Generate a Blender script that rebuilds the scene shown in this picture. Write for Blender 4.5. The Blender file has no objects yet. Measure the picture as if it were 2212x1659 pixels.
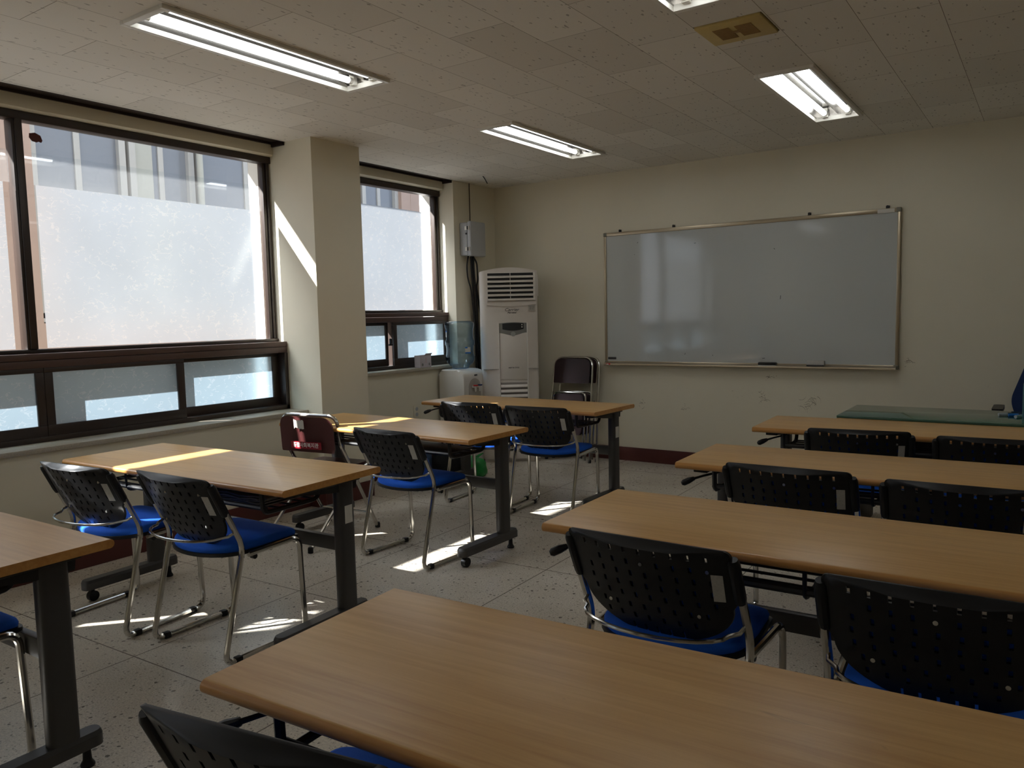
import bpy, bmesh, math, random
from mathutils import Vector, Matrix
from mathutils.geometry import delaunay_2d_cdt
random.seed(4)
PI = math.pi
scene = bpy.context.scene
C = scene.collection

# ------------------------------------------------------------------ camera
cam_d = bpy.data.cameras.new('camera')
cam_d.sensor_width = 36.0
cam_d.lens = 36.0 * 1688.35 / 2212.0
cam_d.clip_start = 0.05
cam_o = bpy.data.objects.new('camera', cam_d)
C.objects.link(cam_o)
yaw, pitch, roll = 0.604968, -0.086964, -0.023213
fwd = Vector((-math.sin(yaw) * math.cos(pitch), math.cos(yaw) * math.cos(pitch), math.sin(pitch)))
rgt0 = Vector((math.cos(yaw), math.sin(yaw), 0))
up0 = rgt0.cross(fwd)
rgt = math.cos(roll) * rgt0 + math.sin(roll) * up0
upv = -math.sin(roll) * rgt0 + math.cos(roll) * up0
M = Matrix((rgt, upv, -fwd)).transposed().to_4x4()
M.translation = Vector((4.51376, -6.29301, 1.31791))
cam_o.matrix_world = M
scene.camera = cam_o

# ------------------------------------------------------------------ sky, sun, exposure
scene.view_settings.view_transform = 'Standard'
scene.view_settings.look = 'None'
scene.view_settings.gamma = 1.0
scene.view_settings.use_curve_mapping = False
scene.view_settings.exposure = 0.14
w = bpy.data.worlds.new('sky')
scene.world = w
w.use_nodes = True
bg = w.node_tree.nodes['Background']
bg.inputs[0].default_value = (0.74, 0.85, 1.0, 1)
bg.inputs[1].default_value = 1.3
sun_d = bpy.data.lights.new('sun', 'SUN')
sun_d.energy = 28.0
sun_d.angle = math.radians(0.6)
sun_d.color = (1.0, 0.975, 0.94)
sun_o = bpy.data.objects.new('sun', sun_d)
C.objects.link(sun_o)
SUN = Vector((1.0, 1.05, -1.17)).normalized()
sun_o.rotation_euler = SUN.to_track_quat('-Z', 'Y').to_euler()
sun_o.location = (-8, -8, 9)
scene.cycles.max_bounces = 10
scene.cycles.diffuse_bounces = 6
scene.cycles.transparent_max_bounces = 12
scene.cycles.sample_clamp_indirect = 6.0
scene.cycles.use_denoising = True
TUBE_STRENGTH = 10.0
# the room's other ceiling lamps, behind and to the right of the camera
for i, (lx, ly) in enumerate(((1.49, -6.20), (3.33, -6.30), (5.17, -1.41), (5.17, -3.78), (5.17, -6.30))):
    ld = bpy.data.lights.new('ceiling_lamp', 'AREA')
    ld.shape = 'RECTANGLE'; ld.size = .24; ld.size_y = 1.2; ld.energy = 1.2; ld.color = (.94, .98, 1.0)
    lo = bpy.data.objects.new('ceiling_lamp', ld); C.objects.link(lo); lo.location = (lx, ly, 2.54)

# ------------------------------------------------------------------ helpers
def lin(r, g, b):
    f = lambda c: (c / 255 / 12.92) if c <= 10 else ((c / 255 + 0.055) / 1.055) ** 2.4
    return (f(r), f(g), f(b), 1.0)

def obj(name, bm, mat=None, parent=None, smooth=35):
    me = bpy.data.meshes.new(name)
    bmesh.ops.recalc_face_normals(bm, faces=bm.faces[:])
    bm.to_mesh(me); bm.free()
    for m in (mat if isinstance(mat, (list, tuple)) else [mat]):
        if m: me.materials.append(m)
    if smooth:
        for p in me.polygons: p.use_smooth = True
        me.set_sharp_from_angle(angle=math.radians(smooth))
    o = bpy.data.objects.new(name, me)
    C.objects.link(o)
    if parent: o.parent = parent
    return o

def empty(name, loc=(0, 0, 0), rz=0.0):
    o = bpy.data.objects.new(name, None)
    o.empty_display_size = 0.1
    C.objects.link(o); o.location = loc; o.rotation_euler = (0, 0, rz)
    return o

def tag(o, label, cat, group=None):
    o['label'] = label; o['category'] = cat
    if group: o['group'] = group
    return o

def struct(o, label=None):
    o['kind'] = 'structure'
    if label: o['label'] = label
    return o

def dup(root, parent=None):
    r = root.copy(); C.objects.link(r)
    if parent: r.parent = parent
    for ch in list(root.children): dup(ch, r)
    return r

def B(): return bmesh.new()

def box(bm, x0, x1, y0, y1, z0, z1, bev=0.0, seg=2):
    r = bmesh.ops.create_cube(bm, size=1.0)
    vs = r['verts']
    for v in vs:
        v.co = Vector((x0 + (v.co.x + .5) * (x1 - x0), y0 + (v.co.y + .5) * (y1 - y0), z0 + (v.co.z + .5) * (z1 - z0)))
    if bev > 0:
        es = {e for v in vs for e in v.link_edges}
        bmesh.ops.bevel(bm, geom=list(es), offset=bev, segments=seg, profile=0.5, affect='EDGES')
    return bm

def fillet(pts, rad, n=5):
    pts = [Vector(p) for p in pts]
    out = [pts[0]]
    for i in range(1, len(pts) - 1):
        a, b, c = pts[i - 1], pts[i], pts[i + 1]
        d1, d2 = (a - b), (c - b)
        l1, l2 = d1.length, d2.length
        r = min(rad, l1 * .48, l2 * .48)
        p, q = b + d1 / l1 * r, b + d2 / l2 * r
        for k in range(n + 1):
            t = k / n
            out.append((1 - t) ** 2 * p + 2 * t * (1 - t) * b + t * t * q)
    out.append(pts[-1])
    return out

def tube(bm, pts, r, seg=10, closed=False, ry=None):
    pts = [Vector(p) for p in pts]
    n = len(pts)
    rings = []
    prev = None
    for i in range(n):
        if closed: t = pts[(i + 1) % n] - pts[i - 1]
        elif i == 0: t = pts[1] - pts[0]
        elif i == n - 1: t = pts[-1] - pts[-2]
        else: t = (pts[i + 1] - pts[i]).normalized() + (pts[i] - pts[i - 1]).normalized()
        t.normalize()
        if prev is None:
            a = Vector((0, 0, 1)) if abs(t.z) < .9 else Vector((1, 0, 0))
            u = t.cross(a).normalized()
        else:
            u = (prev - t * prev.dot(t)).normalized()
        prev = u
        v = t.cross(u)
        rr = r[i] if isinstance(r, (list, tuple)) else r
        r2 = ry or rr
        rings.append([bm.verts.new(pts[i] + u * (math.cos(2 * PI * k / seg) * rr) + v * (math.sin(2 * PI * k / seg) * r2)) for k in range(seg)])
    m = n if closed else n - 1
    for i in range(m):
        a, b = rings[i], rings[(i + 1) % n]
        for k in range(seg):
            bm.faces.new((a[k], a[(k + 1) % seg], b[(k + 1) % seg], b[k]))
    if not closed:
        bm.faces.new(rings[0][::-1]); bm.faces.new(rings[-1])
    return bm

def lathe(bm, prof, seg=24, c=(0, 0, 0)):
    rings = []
    for (r, z) in prof:
        rings.append([bm.verts.new((c[0] + r * math.cos(2 * PI * k / seg), c[1] + r * math.sin(2 * PI * k / seg), c[2] + z)) for k in range(seg)])
    for a, b in zip(rings, rings[1:]):
        for k in range(seg):
            bm.faces.new((a[k], a[(k + 1) % seg], b[(k + 1) % seg], b[k]))
    bm.faces.new(rings[0][::-1]); bm.faces.new(rings[-1])
    return bm

def cyl(bm, p, q, r, seg=14): return tube(bm, [p, q], r, seg)

def prism(bm, outline, fn, t0, t1):
    """outline: 2-D polygon, fn(a,b,t) -> 3-D point"""
    a = [bm.verts.new(fn(p[0], p[1], t0)) for p in outline]
    b = [bm.verts.new(fn(p[0], p[1], t1)) for p in outline]
    n = len(outline)
    for i in range(n):
        bm.faces.new((a[i], a[(i + 1) % n], b[(i + 1) % n], b[i]))
    bm.faces.new(a[::-1]); bm.faces.new(b)
    return bm

def round_poly(pts, rad, n=5):
    """2-D closed polygon with rounded corners"""
    P = [Vector((p[0], p[1])) for p in pts]
    out = []
    for i in range(len(P)):
        a, b, c = P[i - 1], P[i], P[(i + 1) % len(P)]
        rr = rad[i] if isinstance(rad, (list, tuple)) else rad
        d1, d2 = a - b, c - b
        r = min(rr, d1.length * .49, d2.length * .49)
        if r < 1e-5:
            out.append((b.x, b.y)); continue
        p, q = b + d1.normalized() * r, b + d2.normalized() * r
        for k in range(n + 1):
            t = k / n
            v = (1 - t) ** 2 * p + 2 * t * (1 - t) * b + t * t * q
            out.append((v.x, v.y))
    return out

def quad(bm, a, b, c, d):
    bm.faces.new([bm.verts.new(p) for p in (a, b, c, d)]); return bm

def text_mesh(name, s, size, mat, parent, fn, align='CENTER', shear=0.0, bold=0.0):
    """raised lettering; fn maps the flat text (x, y) to a 3-D point"""
    cu = bpy.data.curves.new('txt', 'FONT')
    cu.body = s; cu.size = size; cu.align_x = align; cu.align_y = 'CENTER'; cu.shear = shear; cu.offset = bold
    to = bpy.data.objects.new('txt', cu); C.objects.link(to)
    dg = bpy.context.evaluated_depsgraph_get()
    me = bpy.data.meshes.new_from_object(to.evaluated_get(dg))
    me.name = name
    bpy.data.objects.remove(to); bpy.data.curves.remove(cu)
    for v in me.vertices: v.co = fn(v.co.x, v.co.y)
    me.materials.clear(); me.materials.append(mat)
    o = bpy.data.objects.new(name, me); C.objects.link(o); o.parent = parent
    return o

# ------------------------------------------------------------------ materials
def new_mat(name):
    m = bpy.data.materials.new(name); m.use_nodes = True
    nt = m.node_tree
    return m, nt, nt.nodes['Principled BSDF']

def N(nt, kind, **kw):
    n = nt.nodes.new(kind)
    for k, v in kw.items(): setattr(n, k, v)
    return n

def plain(name, col, rough=0.5, metal=0.0, spec=0.5, var=0.05, scale=30.0, bump=0.0):
    m, nt, p = new_mat(name)
    p.inputs['Roughness'].default_value = rough
    p.inputs['Metallic'].default_value = metal
    p.inputs['Specular IOR Level'].default_value = spec
    tc = N(nt, 'ShaderNodeTexCoord'); no = N(nt, 'ShaderNodeTexNoise')
    no.inputs['Scale'].default_value = scale; no.inputs['Detail'].default_value = 4
    nt.links.new(tc.outputs['Object'], no.inputs['Vector'])
    mr = N(nt, 'ShaderNodeMapRange')
    mr.inputs[3].default_value = 1 - var; mr.inputs[4].default_value = 1 + var
    nt.links.new(no.outputs[0], mr.inputs[0])
    mx = N(nt, 'ShaderNodeMix', data_type='RGBA', blend_type='MULTIPLY')
    mx.inputs[0].default_value = 1.0
    mx.inputs[6].default_value = col
    nt.links.new(mr.outputs[0], mx.inputs[7])
    nt.links.new(mx.outputs[2], p.inputs['Base Color'])
    if bump:
        bp = N(nt, 'ShaderNodeBump'); bp.inputs['Strength'].default_value = bump; bp.inputs['Distance'].default_value = 0.002
        nt.links.new(no.outputs[0], bp.inputs['Height']); nt.links.new(bp.outputs[0], p.inputs['Normal'])
    return m

def ramp(nt, stops):
    r = N(nt, 'ShaderNodeValToRGB')
    el = r.color_ramp.elements
    while len(el) < len(stops): el.new(0.5)
    for e, (pos, c) in zip(el, stops):
        e.position = pos; e.color = c if len(c) == 4 else (*c, 1)
    return r

def mix_rgb(nt, fac, a, b, blend='MIX'):
    mx = N(nt, 'ShaderNodeMix', data_type='RGBA', blend_type=blend)
    for sock, v in ((0, fac), (6, a), (7, b)):
        if hasattr(v, 'node'): nt.links.new(v, mx.inputs[sock])
        else: mx.inputs[sock].default_value = v
    return mx.outputs[2]

def math_node(nt, op, a, b=None, c=None):
    m = N(nt, 'ShaderNodeMath', operation=op)
    for i, v in enumerate((a, b, c)):
        if v is None: continue
        if hasattr(v, 'node'): nt.links.new(v, m.inputs[i])
        else: m.inputs[i].default_value = v
    return m.outputs[0]

def coords(nt, scale=(1, 1, 1), rot=(0, 0, 0), loc=(0, 0, 0), kind='Object'):
    tc = N(nt, 'ShaderNodeTexCoord'); mp = N(nt, 'ShaderNodeMapping')
    mp.inputs['Scale'].default_value = scale; mp.inputs['Rotation'].default_value = rot; mp.inputs['Location'].default_value = loc
    nt.links.new(tc.outputs[kind], mp.inputs['Vector'])
    return mp.outputs[0]

def noise(nt, vec, scale, detail=4, rough=0.5, dist=0.0):
    n = N(nt, 'ShaderNodeTexNoise')
    n.inputs['Scale'].default_value = scale; n.inputs['Detail'].default_value = detail
    n.inputs['Roughness'].default_value = rough; n.inputs['Distortion'].default_value = dist
    nt.links.new(vec, n.inputs['Vector'])
    return n.outputs[0]

def mat_wood(name, c1, c2, rough=0.33):
    m, nt, p = new_mat(name)
    v = coords(nt, (1.2, 26, 26)); g = noise(nt, v, 2.2, 5, .6, .6)
    v2 = coords(nt, (1, 5, 5)); g2 = noise(nt, v2, 1.3, 3, .5, 1.2)
    s = math_node(nt, 'ADD', math_node(nt, 'MULTIPLY', g, .6), math_node(nt, 'MULTIPLY', g2, .4))
    r = ramp(nt, [(.34, c2), (.62, c1)]); nt.links.new(s, r.inputs[0])
    # small scuffs and stains of their own
    st = noise(nt, coords(nt, (1, 2.6, 1)), 9, 3, .7, .8)
    mk = ramp(nt, [(.70, (0, 0, 0)), (.78, (1, 1, 1))]); nt.links.new(st, mk.inputs[0])
    fac = math_node(nt, 'MULTIPLY', mk.outputs[0], .28)
    col = mix_rgb(nt, fac, r.outputs[0], lin(96, 70, 44))
    nt.links.new(col, p.inputs['Base Color'])
    rr = math_node(nt, 'MULTIPLY_ADD', g2, .14, rough - .06)
    nt.links.new(rr, p.inputs['Roughness'])
    p.inputs['Specular IOR Level'].default_value = .5
    return m

def mat_floor():
    m, nt, p = new_mat('terrazzo_floor')
    base = coords(nt)
    big = noise(nt, base, 1.6, 4, .6)
    fine = noise(nt, base, 140, 3, .7)
    r = ramp(nt, [(.3, lin(196, 186, 170)), (.7, lin(220, 212, 198))]); nt.links.new(big, r.inputs[0])
    r2 = ramp(nt, [(.38, (.78, .78, .78)), (.62, (1.08, 1.08, 1.08))]); nt.links.new(fine, r2.inputs[0])
    col = mix_rgb(nt, 1.0, r.outputs[0], r2.outputs[0], 'MULTIPLY')
    warp = N(nt, 'ShaderNodeTexNoise'); warp.inputs['Scale'].default_value = 60
    nt.links.new(base, warp.inputs['Vector'])
    wv = mix_rgb(nt, .012, base, warp.outputs[1], 'ADD')
    def chips(scale, thr_col, thr_d, c, colr):
        vo = N(nt, 'ShaderNodeTexVoronoi'); vo.inputs['Scale'].default_value = scale; vo.inputs['Randomness'].default_value = 1
        nt.links.new(wv, vo.inputs['Vector'])
        sp = N(nt, 'ShaderNodeSeparateColor'); nt.links.new(vo.outputs['Color'], sp.inputs[0])
        pick = math_node(nt, 'LESS_THAN', sp.outputs[0], thr_col)
        size = math_node(nt, 'MULTIPLY', sp.outputs[1], thr_d)
        near = math_node(nt, 'LESS_THAN', vo.outputs['Distance'], size)
        f = math_node(nt, 'MULTIPLY', math_node(nt, 'MULTIPLY', pick, near), colr)
        return mix_rgb(nt, f, c, lin(48, 42, 38))
    col = chips(42, .30, .36, col, .7)
    col = chips(85, .40, .40, col, .5)
    col = chips(190, .3, .5, col, .35)
    # dividing strips: a slightly turned grid
    gv = coords(nt, (1, 1, 1), (0, 0, -0.03), (0, 0, 0))
    sx = N(nt, 'ShaderNodeSeparateXYZ'); nt.links.new(gv, sx.inputs[0])
    def strip(sock, off, per):
        q = math_node(nt, 'FRACT', math_node(nt, 'DIVIDE', math_node(nt, 'SUBTRACT', sock, off), per))
        d = math_node(nt, 'MINIMUM', q, math_node(nt, 'SUBTRACT', 1.0, q))
        return math_node(nt, 'LESS_THAN', math_node(nt, 'MULTIPLY', d, per), 0.0026)
    s = math_node(nt, 'MAXIMUM', strip(sx.outputs[0], 1.40, .90), strip(sx.outputs[1], -3.02, .855))
    col = mix_rgb(nt, math_node(nt, 'MULTIPLY', s, .8), col, lin(64, 52, 42))
    nt.links.new(col, p.inputs['Base Color'])
    rr = math_node(nt, 'MULTIPLY_ADD', fine, .10, .20)
    nt.links.new(rr, p.inputs['Roughness'])
    p.inputs['Specular IOR Level'].default_value = .35
    return m

def mat_ceiling():
    m, nt, p = new_mat('mineral_ceiling_tile')
    tc = N(nt, 'ShaderNodeTexCoord')
    sp = N(nt, 'ShaderNodeSeparateXYZ'); nt.links.new(tc.outputs['Object'], sp.inputs[0])
    cb = N(nt, 'ShaderNodeCombineXYZ')
    nt.links.new(math_node(nt, 'ADD', sp.outputs[1], 7.19), cb.inputs[0])
    nt.links.new(math_node(nt, 'SUBTRACT', sp.outputs[0], 0.13), cb.inputs[1])
    br = N(nt, 'ShaderNodeTexBrick')
    br.offset = .5; br.squash = 1
    br.inputs['Scale'].default_value = 1.0
    br.inputs['Brick Width'].default_value = .62; br.inputs['Row Height'].default_value = .305
    br.inputs['Mortar Size'].default_value = .0011; br.inputs['Mortar Smooth'].default_value = 0; br.inputs['Bias'].default_value = -.25
    br.inputs['Color1'].default_value = lin(232, 228, 219); br.inputs['Color2'].default_value = lin(214, 209, 199)
    br.inputs['Mortar'].default_value = lin(120, 110, 96)
    nt.links.new(cb.outputs[0], br.inputs['Vector'])
    # worm-hole fissures: short wavy dashes lying along the tiles
    v = coords(nt, (1, .36, 1))
    wn = N(nt, 'ShaderNodeTexNoise'); wn.inputs['Scale'].default_value = 55
    nt.links.new(v, wn.inputs['Vector'])
    wv = mix_rgb(nt, .022, v, wn.outputs[1], 'ADD')
    vo = N(nt, 'ShaderNodeTexVoronoi'); vo.inputs['Scale'].default_value = 42; vo.inputs['Randomness'].default_value = .85
    nt.links.new(wv, vo.inputs['Vector'])
    cs = N(nt, 'ShaderNodeSeparateColor'); nt.links.new(vo.outputs['Color'], cs.inputs[0])
    f = math_node(nt, 'MULTIPLY', math_node(nt, 'LESS_THAN', vo.outputs['Distance'], .16), math_node(nt, 'LESS_THAN', cs.outputs[0], .9))
    col = mix_rgb(nt, math_node(nt, 'MULTIPLY', f, .5), br.outputs[0], lin(80, 70, 58))
    nt.links.new(col, p.inputs['Base Color'])
    p.inputs['Roughness'].default_value = .9; p.inputs['Specular IOR Level'].default_value = .1
    return m

def mat_wall(name, col, scuff=False):
    m, nt, p = new_mat(name)
    v = coords(nt)
    n1 = noise(nt, v, 1.1, 4, .6)
    r = ramp(nt, [(.3, tuple(c * .93 for c in col[:3])), (.7, col[:3])]); nt.links.new(n1, r.inputs[0])
    out = r.outputs[0]
    if scuff:
        sp = N(nt, 'ShaderNodeSeparateXYZ'); nt.links.new(v, sp.inputs[0])
        z = sp.outputs[2]
        band = N(nt, 'ShaderNodeMapRange', interpolation_type='SMOOTHSTEP')
        band.inputs[1].default_value = .95; band.inputs[2].default_value = .55; nt.links.new(z, band.inputs[0])
        s = noise(nt, coords(nt, (1.2, 1, 2.0)), 7, 6, .75, 1.6)
        mk = ramp(nt, [(.66, (0, 0, 0)), (.74, (1, 1, 1))]); nt.links.new(s, mk.inputs[0])
        f = math_node(nt, 'MULTIPLY', math_node(nt, 'MULTIPLY', mk.outputs[0], band.outputs[0]), .45)
        out = mix_rgb(nt, f, out, lin(96, 84, 68))
    nt.links.new(out, p.inputs['Base Color'])
    bp = N(nt, 'ShaderNodeBump'); bp.inputs['Strength'].default_value = .12; bp.inputs['Distance'].default_value = .002
    nt.links.new(noise(nt, v, 160, 2), bp.inputs['Height']); nt.links.new(bp.outputs[0], p.inputs['Normal'])
    p.inputs['Roughness'].default_value = .55; p.inputs['Specular IOR Level'].default_value = .3
    return m

def mat_glass(name, tint=(1, 1, 1), rough=0.0, extra_white=0.0, refl=1.0):
    m = bpy.data.materials.new(name); m.use_nodes = True
    nt = m.node_tree; nt.nodes.clear()
    out = N(nt, 'ShaderNodeOutputMaterial')
    tr = N(nt, 'ShaderNodeBsdfTransparent'); tr.inputs[0].default_value = (*tint, 1)
    gl = N(nt, 'ShaderNodeBsdfGlossy'); gl.inputs['Roughness'].default_value = rough
    lw = N(nt, 'ShaderNodeLayerWeight')
    fac = math_node(nt, 'MULTIPLY', math_node(nt, 'MULTIPLY_ADD', math_node(nt, 'POWER', lw.outputs['Facing'], 5.0), .95, .045), refl)
    mx = N(nt, 'ShaderNodeMixShader')
    nt.links.new(fac, mx.inputs[0]); nt.links.new(tr.outputs[0], mx.inputs[1]); nt.links.new(gl.outputs[0], mx.inputs[2])
    last = mx.outputs[0]
    if extra_white:
        df = N(nt, 'ShaderNodeBsdfTranslucent'); df.inputs[0].default_value = (.9, .93, .95, 1)
        v = coords(nt); n = noise(nt, v, 120, 3, .7)
        mr = N(nt, 'ShaderNodeMapRange'); mr.inputs[3].default_value = extra_white * .4; mr.inputs[4].default_value = extra_white * 1.6
        nt.links.new(n, mr.inputs[0])
        m2 = N(nt, 'ShaderNodeMixShader'); nt.links.new(mr.outputs[0], m2.inputs[0])
        nt.links.new(last, m2.inputs[1]); nt.links.new(df.outputs[0], m2.inputs[2]); last = m2.outputs[0]
    nt.links.new(last, out.inputs[0])
    return m

def mat_film(name, col, trans, fibre=0.0, gloss=.06, forward=.86):
    """frosted sheet: light falls through it scattered"""
    m = bpy.data.materials.new(name); m.use_nodes = True
    nt = m.node_tree; nt.nodes.clear()
    out = N(nt, 'ShaderNodeOutputMaterial')
    v = coords(nt)
    cl = noise(nt, v, 2.2, 3, .5)
    r = ramp(nt, [(.3, tuple(c * .92 for c in col[:3])), (.7, col[:3])]); nt.links.new(cl, r.inputs[0])
    c = r.outputs[0]
    if fibre:
        wn = N(nt, 'ShaderNodeTexNoise'); wn.inputs['Scale'].default_value = 22; nt.links.new(v, wn.inputs['Vector'])
        wv = mix_rgb(nt, .06, v, wn.outputs[1], 'ADD')
        mp = N(nt, 'ShaderNodeMapping'); mp.inputs['Scale'].default_value = (1, .5, 1.6); nt.links.new(wv, mp.inputs[0])
        vo = N(nt, 'ShaderNodeTexVoronoi'); vo.feature = 'DISTANCE_TO_EDGE'; vo.inputs['Scale'].default_value = 26
        nt.links.new(mp.outputs[0], vo.inputs['Vector'])
        gate = noise(nt, v, 26, 2)
        f = math_node(nt, 'MULTIPLY', math_node(nt, 'LESS_THAN', vo.outputs['Distance'], .05), math_node(nt, 'GREATER_THAN', gate, .54))
        c = mix_rgb(nt, math_node(nt, 'MULTIPLY', f, fibre), c, (1, 1, 1, 1))
    tl = N(nt, 'ShaderNodeBsdfTranslucent'); nt.links.new(c, tl.inputs[0])
    df = N(nt, 'ShaderNodeBsdfDiffuse'); nt.links.new(c, df.inputs[0])
    # part of the light keeps roughly to its way (forward scatter), part is spread evenly
    rf = N(nt, 'ShaderNodeBsdfRefraction'); rf.inputs['IOR'].default_value = 1.12; rf.inputs['Roughness'].default_value = .75
    nt.links.new(c, rf.inputs[0])
    m0 = N(nt, 'ShaderNodeMixShader'); m0.inputs[0].default_value = forward
    nt.links.new(tl.outputs[0], m0.inputs[1]); nt.links.new(rf.outputs[0], m0.inputs[2])
    mx = N(nt, 'ShaderNodeMixShader'); mx.inputs[0].default_value = trans
    nt.links.new(df.outputs[0], mx.inputs[1]); nt.links.new(m0.outputs[0], mx.inputs[2])
    gl = N(nt, 'ShaderNodeBsdfGlossy'); gl.inputs['Roughness'].default_value = .15
    m2 = N(nt, 'ShaderNodeMixShader'); m2.inputs[0].default_value = gloss
    nt.links.new(mx.outputs[0], m2.inputs[1]); nt.links.new(gl.outputs[0], m2.inputs[2])
    nt.links.new(m2.outputs[0], out.inputs[0])
    return m

def mat_emit(name, col, s):
    m = bpy.data.materials.new(name); m.use_nodes = True
    nt = m.node_tree; nt.nodes.clear()
    out = N(nt, 'ShaderNodeOutputMaterial'); e = N(nt, 'ShaderNodeEmission')
    e.inputs[0].default_value = col; e.inputs[1].default_value = s
    nt.links.new(e.outputs[0], out.inputs[0])
    return m

MT = {}
MT['floor'] = mat_floor()
MT['ceiling'] = mat_ceiling()
MT['wall'] = mat_wall('cream_wall_paint', lin(226, 219, 198))
MT['wall_b'] = mat_wall('cream_wall_paint_scuffed', lin(226, 219, 198), True)
MT['base'] = plain('maroon_baseboard', lin(82, 34, 30), .45)
MT['sill'] = plain('speckled_terrazzo_sill', lin(172, 164, 148), .5, var=.25, scale=130)
MT['frame'] = plain('dark_brown_window_frame', lin(46, 35, 30), .42, .0, .5, .12, 14)
MT['transom'] = plain('brown_transom_rail', lin(74, 52, 44), .5, .0, .5, .1, 12)
MT['black'] = plain('black_plastic', lin(17, 17, 19), .42, 0, .35)
MT['blackm'] = plain('black_painted_steel', lin(28, 27, 27), .45, 0, .4)
MT['grey'] = plain('dark_grey_steel', lin(60, 58, 57), .42)
MT['chrome'] = plain('chrome_tube', lin(205, 203, 198), .16, 1.0, .5, .03)
MT['blue'] = plain('blue_seat_fabric', lin(32, 92, 200), .85, 0, .2, .12, 260, .25)
MT['maroon'] = plain('maroon_vinyl', lin(74, 36, 36), .36, 0, .5, .08)
MT['maroon_dark'] = plain('dark_brown_vinyl', lin(52, 34, 38), .34, 0, .5, .08)
MT['wood'] = mat_wood('beech_laminate', lin(212, 170, 108), lin(190, 144, 84))
MT['edge'] = mat_wood('beech_edge', lin(204, 150, 84), lin(178, 122, 62), .3)
MT['white'] = plain('white_plastic', lin(214, 210, 202), .38, var=.02)
MT['ac'] = plain('warm_white_casing', lin(212, 204, 194), .36, var=.02)
MT['ac_grey'] = plain('silver_grey_panel', lin(132, 132, 128), .3, .3)
MT['dark'] = plain('unlit_dark', lin(14, 13, 12), .6)
MT['paper'] = plain('paper_label', lin(212, 209, 200), .6, var=.06, scale=90)
MT['label'] = plain('silver_label', lin(186, 184, 178), .4, .2, var=.2, scale=160)
MT['ink'] = plain('dark_ink', lin(52, 50, 50), .6)
MT['red_label'] = plain('red_label', lin(142, 24, 40), .45)
MT['white_ink'] = plain('white_ink', lin(240, 236, 232), .5)
MT['alu'] = plain('champagne_aluminium', lin(178, 164, 140), .34, .75, .5, .04)
MT['corner'] = plain('grey_corner_cap', lin(120, 118, 104), .45)
MT['board'] = plain('whiteboard_enamel', lin(190, 194, 192), .07, 0, .8, .015, 3)
MT['glass'] = mat_glass('clear_glass')
MT['semi'] = mat_glass('lightly_frosted_glass', (.92, .95, .97), 0.05, .05)
MT['film'] = mat_film('frosted_window_film', lin(232, 240, 248), .88, .5)
MT['sash_glass'] = mat_film('frosted_sash_glass', lin(168, 194, 212), .50, .15, .05, .55)
MT['lamp'] = mat_emit('lit_fluorescent', (.94, .98, 1.0, 1), TUBE_STRENGTH)
MT['enamel'] = plain('white_enamel', lin(226, 222, 212), .4)
MT['reflector'] = plain('mirror_reflector', lin(150, 146, 140), .22, .9)
MT['vent'] = plain('yellowed_plastic', lin(196, 172, 104), .5, var=.08)
MT['vent_dark'] = plain('yellowed_grille', lin(150, 116, 60), .6, var=.2, scale=60)
MT['bottle'] = mat_glass('blue_bottle_plastic', (.5, .7, .88), .06, 0, 1.0)
nt = MT['bottle'].node_tree
tr = [n for n in nt.nodes if n.type == 'BSDF_TRANSPARENT'][0]
lw = N(nt, 'ShaderNodeLayerWeight'); lw.inputs['Blend'].default_value = .45
rb = ramp(nt, [(.12, (.74, .84, .90)), (.55, (.42, .58, .74)), (.92, (.10, .19, .40))])
nt.links.new(lw.outputs['Facing'], rb.inputs[0]); nt.links.new(rb.outputs[0], tr.inputs[0])
MT['cable'] = plain('black_cable', lin(22, 22, 22), .5)
MT['ebox'] = plain('grey_plastic_box', lin(176, 178, 180), .42, var=.02)
MT['green'] = plain('green_plastic_bag', lin(34, 150, 66), .3, var=.25, scale=14)
MT['bag'] = plain('black_bag_cloth', lin(24, 24, 27), .8)
MT['bluebox'] = plain('dusty_blue_cloth', lin(84, 108, 140), .7)
MT['felt'] = plain('green_glass_desktop', lin(70, 104, 88), .08, 0, .6, .08, 3)
MT['navy'] = plain('navy_fabric', lin(20, 44, 92), .8)
MT['red'] = plain('red_plastic', lin(190, 40, 40), .4)
MT['brass'] = plain('brass_pin', lin(150, 120, 70), .35, .9)
MT['tile_ext'] = plain('pinkish_tile_facade', lin(176, 150, 136), .6, var=.08, scale=6)
MT['ext_white'] = plain('white_tile_reveal', lin(226, 226, 222), .5, var=.04)
MT['ext_glass'] = plain('blue_grey_glazing', lin(128, 133, 142), .12, 0, .6, .06, 2)
MT['ext_frame'] = plain('pale_window_frame', lin(182, 180, 176), .5)
MT['ext_cream'] = plain('cream_blind', lin(178, 178, 170), .7)
MT['concrete'] = plain('concrete_paving', lin(150, 148, 142), .8, var=.15, scale=4)
MT['carton'] = plain('pale_printed_carton', lin(198, 188, 192), .6, var=.1, scale=60)
MT['cyan'] = mat_glass('cyan_acrylic', (.35, .85, .85), .02, .15)

# ------------------------------------------------------------------ setting
H = 2.555
XR, YF = 7.4, -8.6
bm = B(); quad(bm, (-.32, YF, 0), (XR, YF, 0), (XR, 0, 0), (-.32, 0, 0)); struct(obj('floor', bm, MT['floor'], smooth=0))

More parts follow.
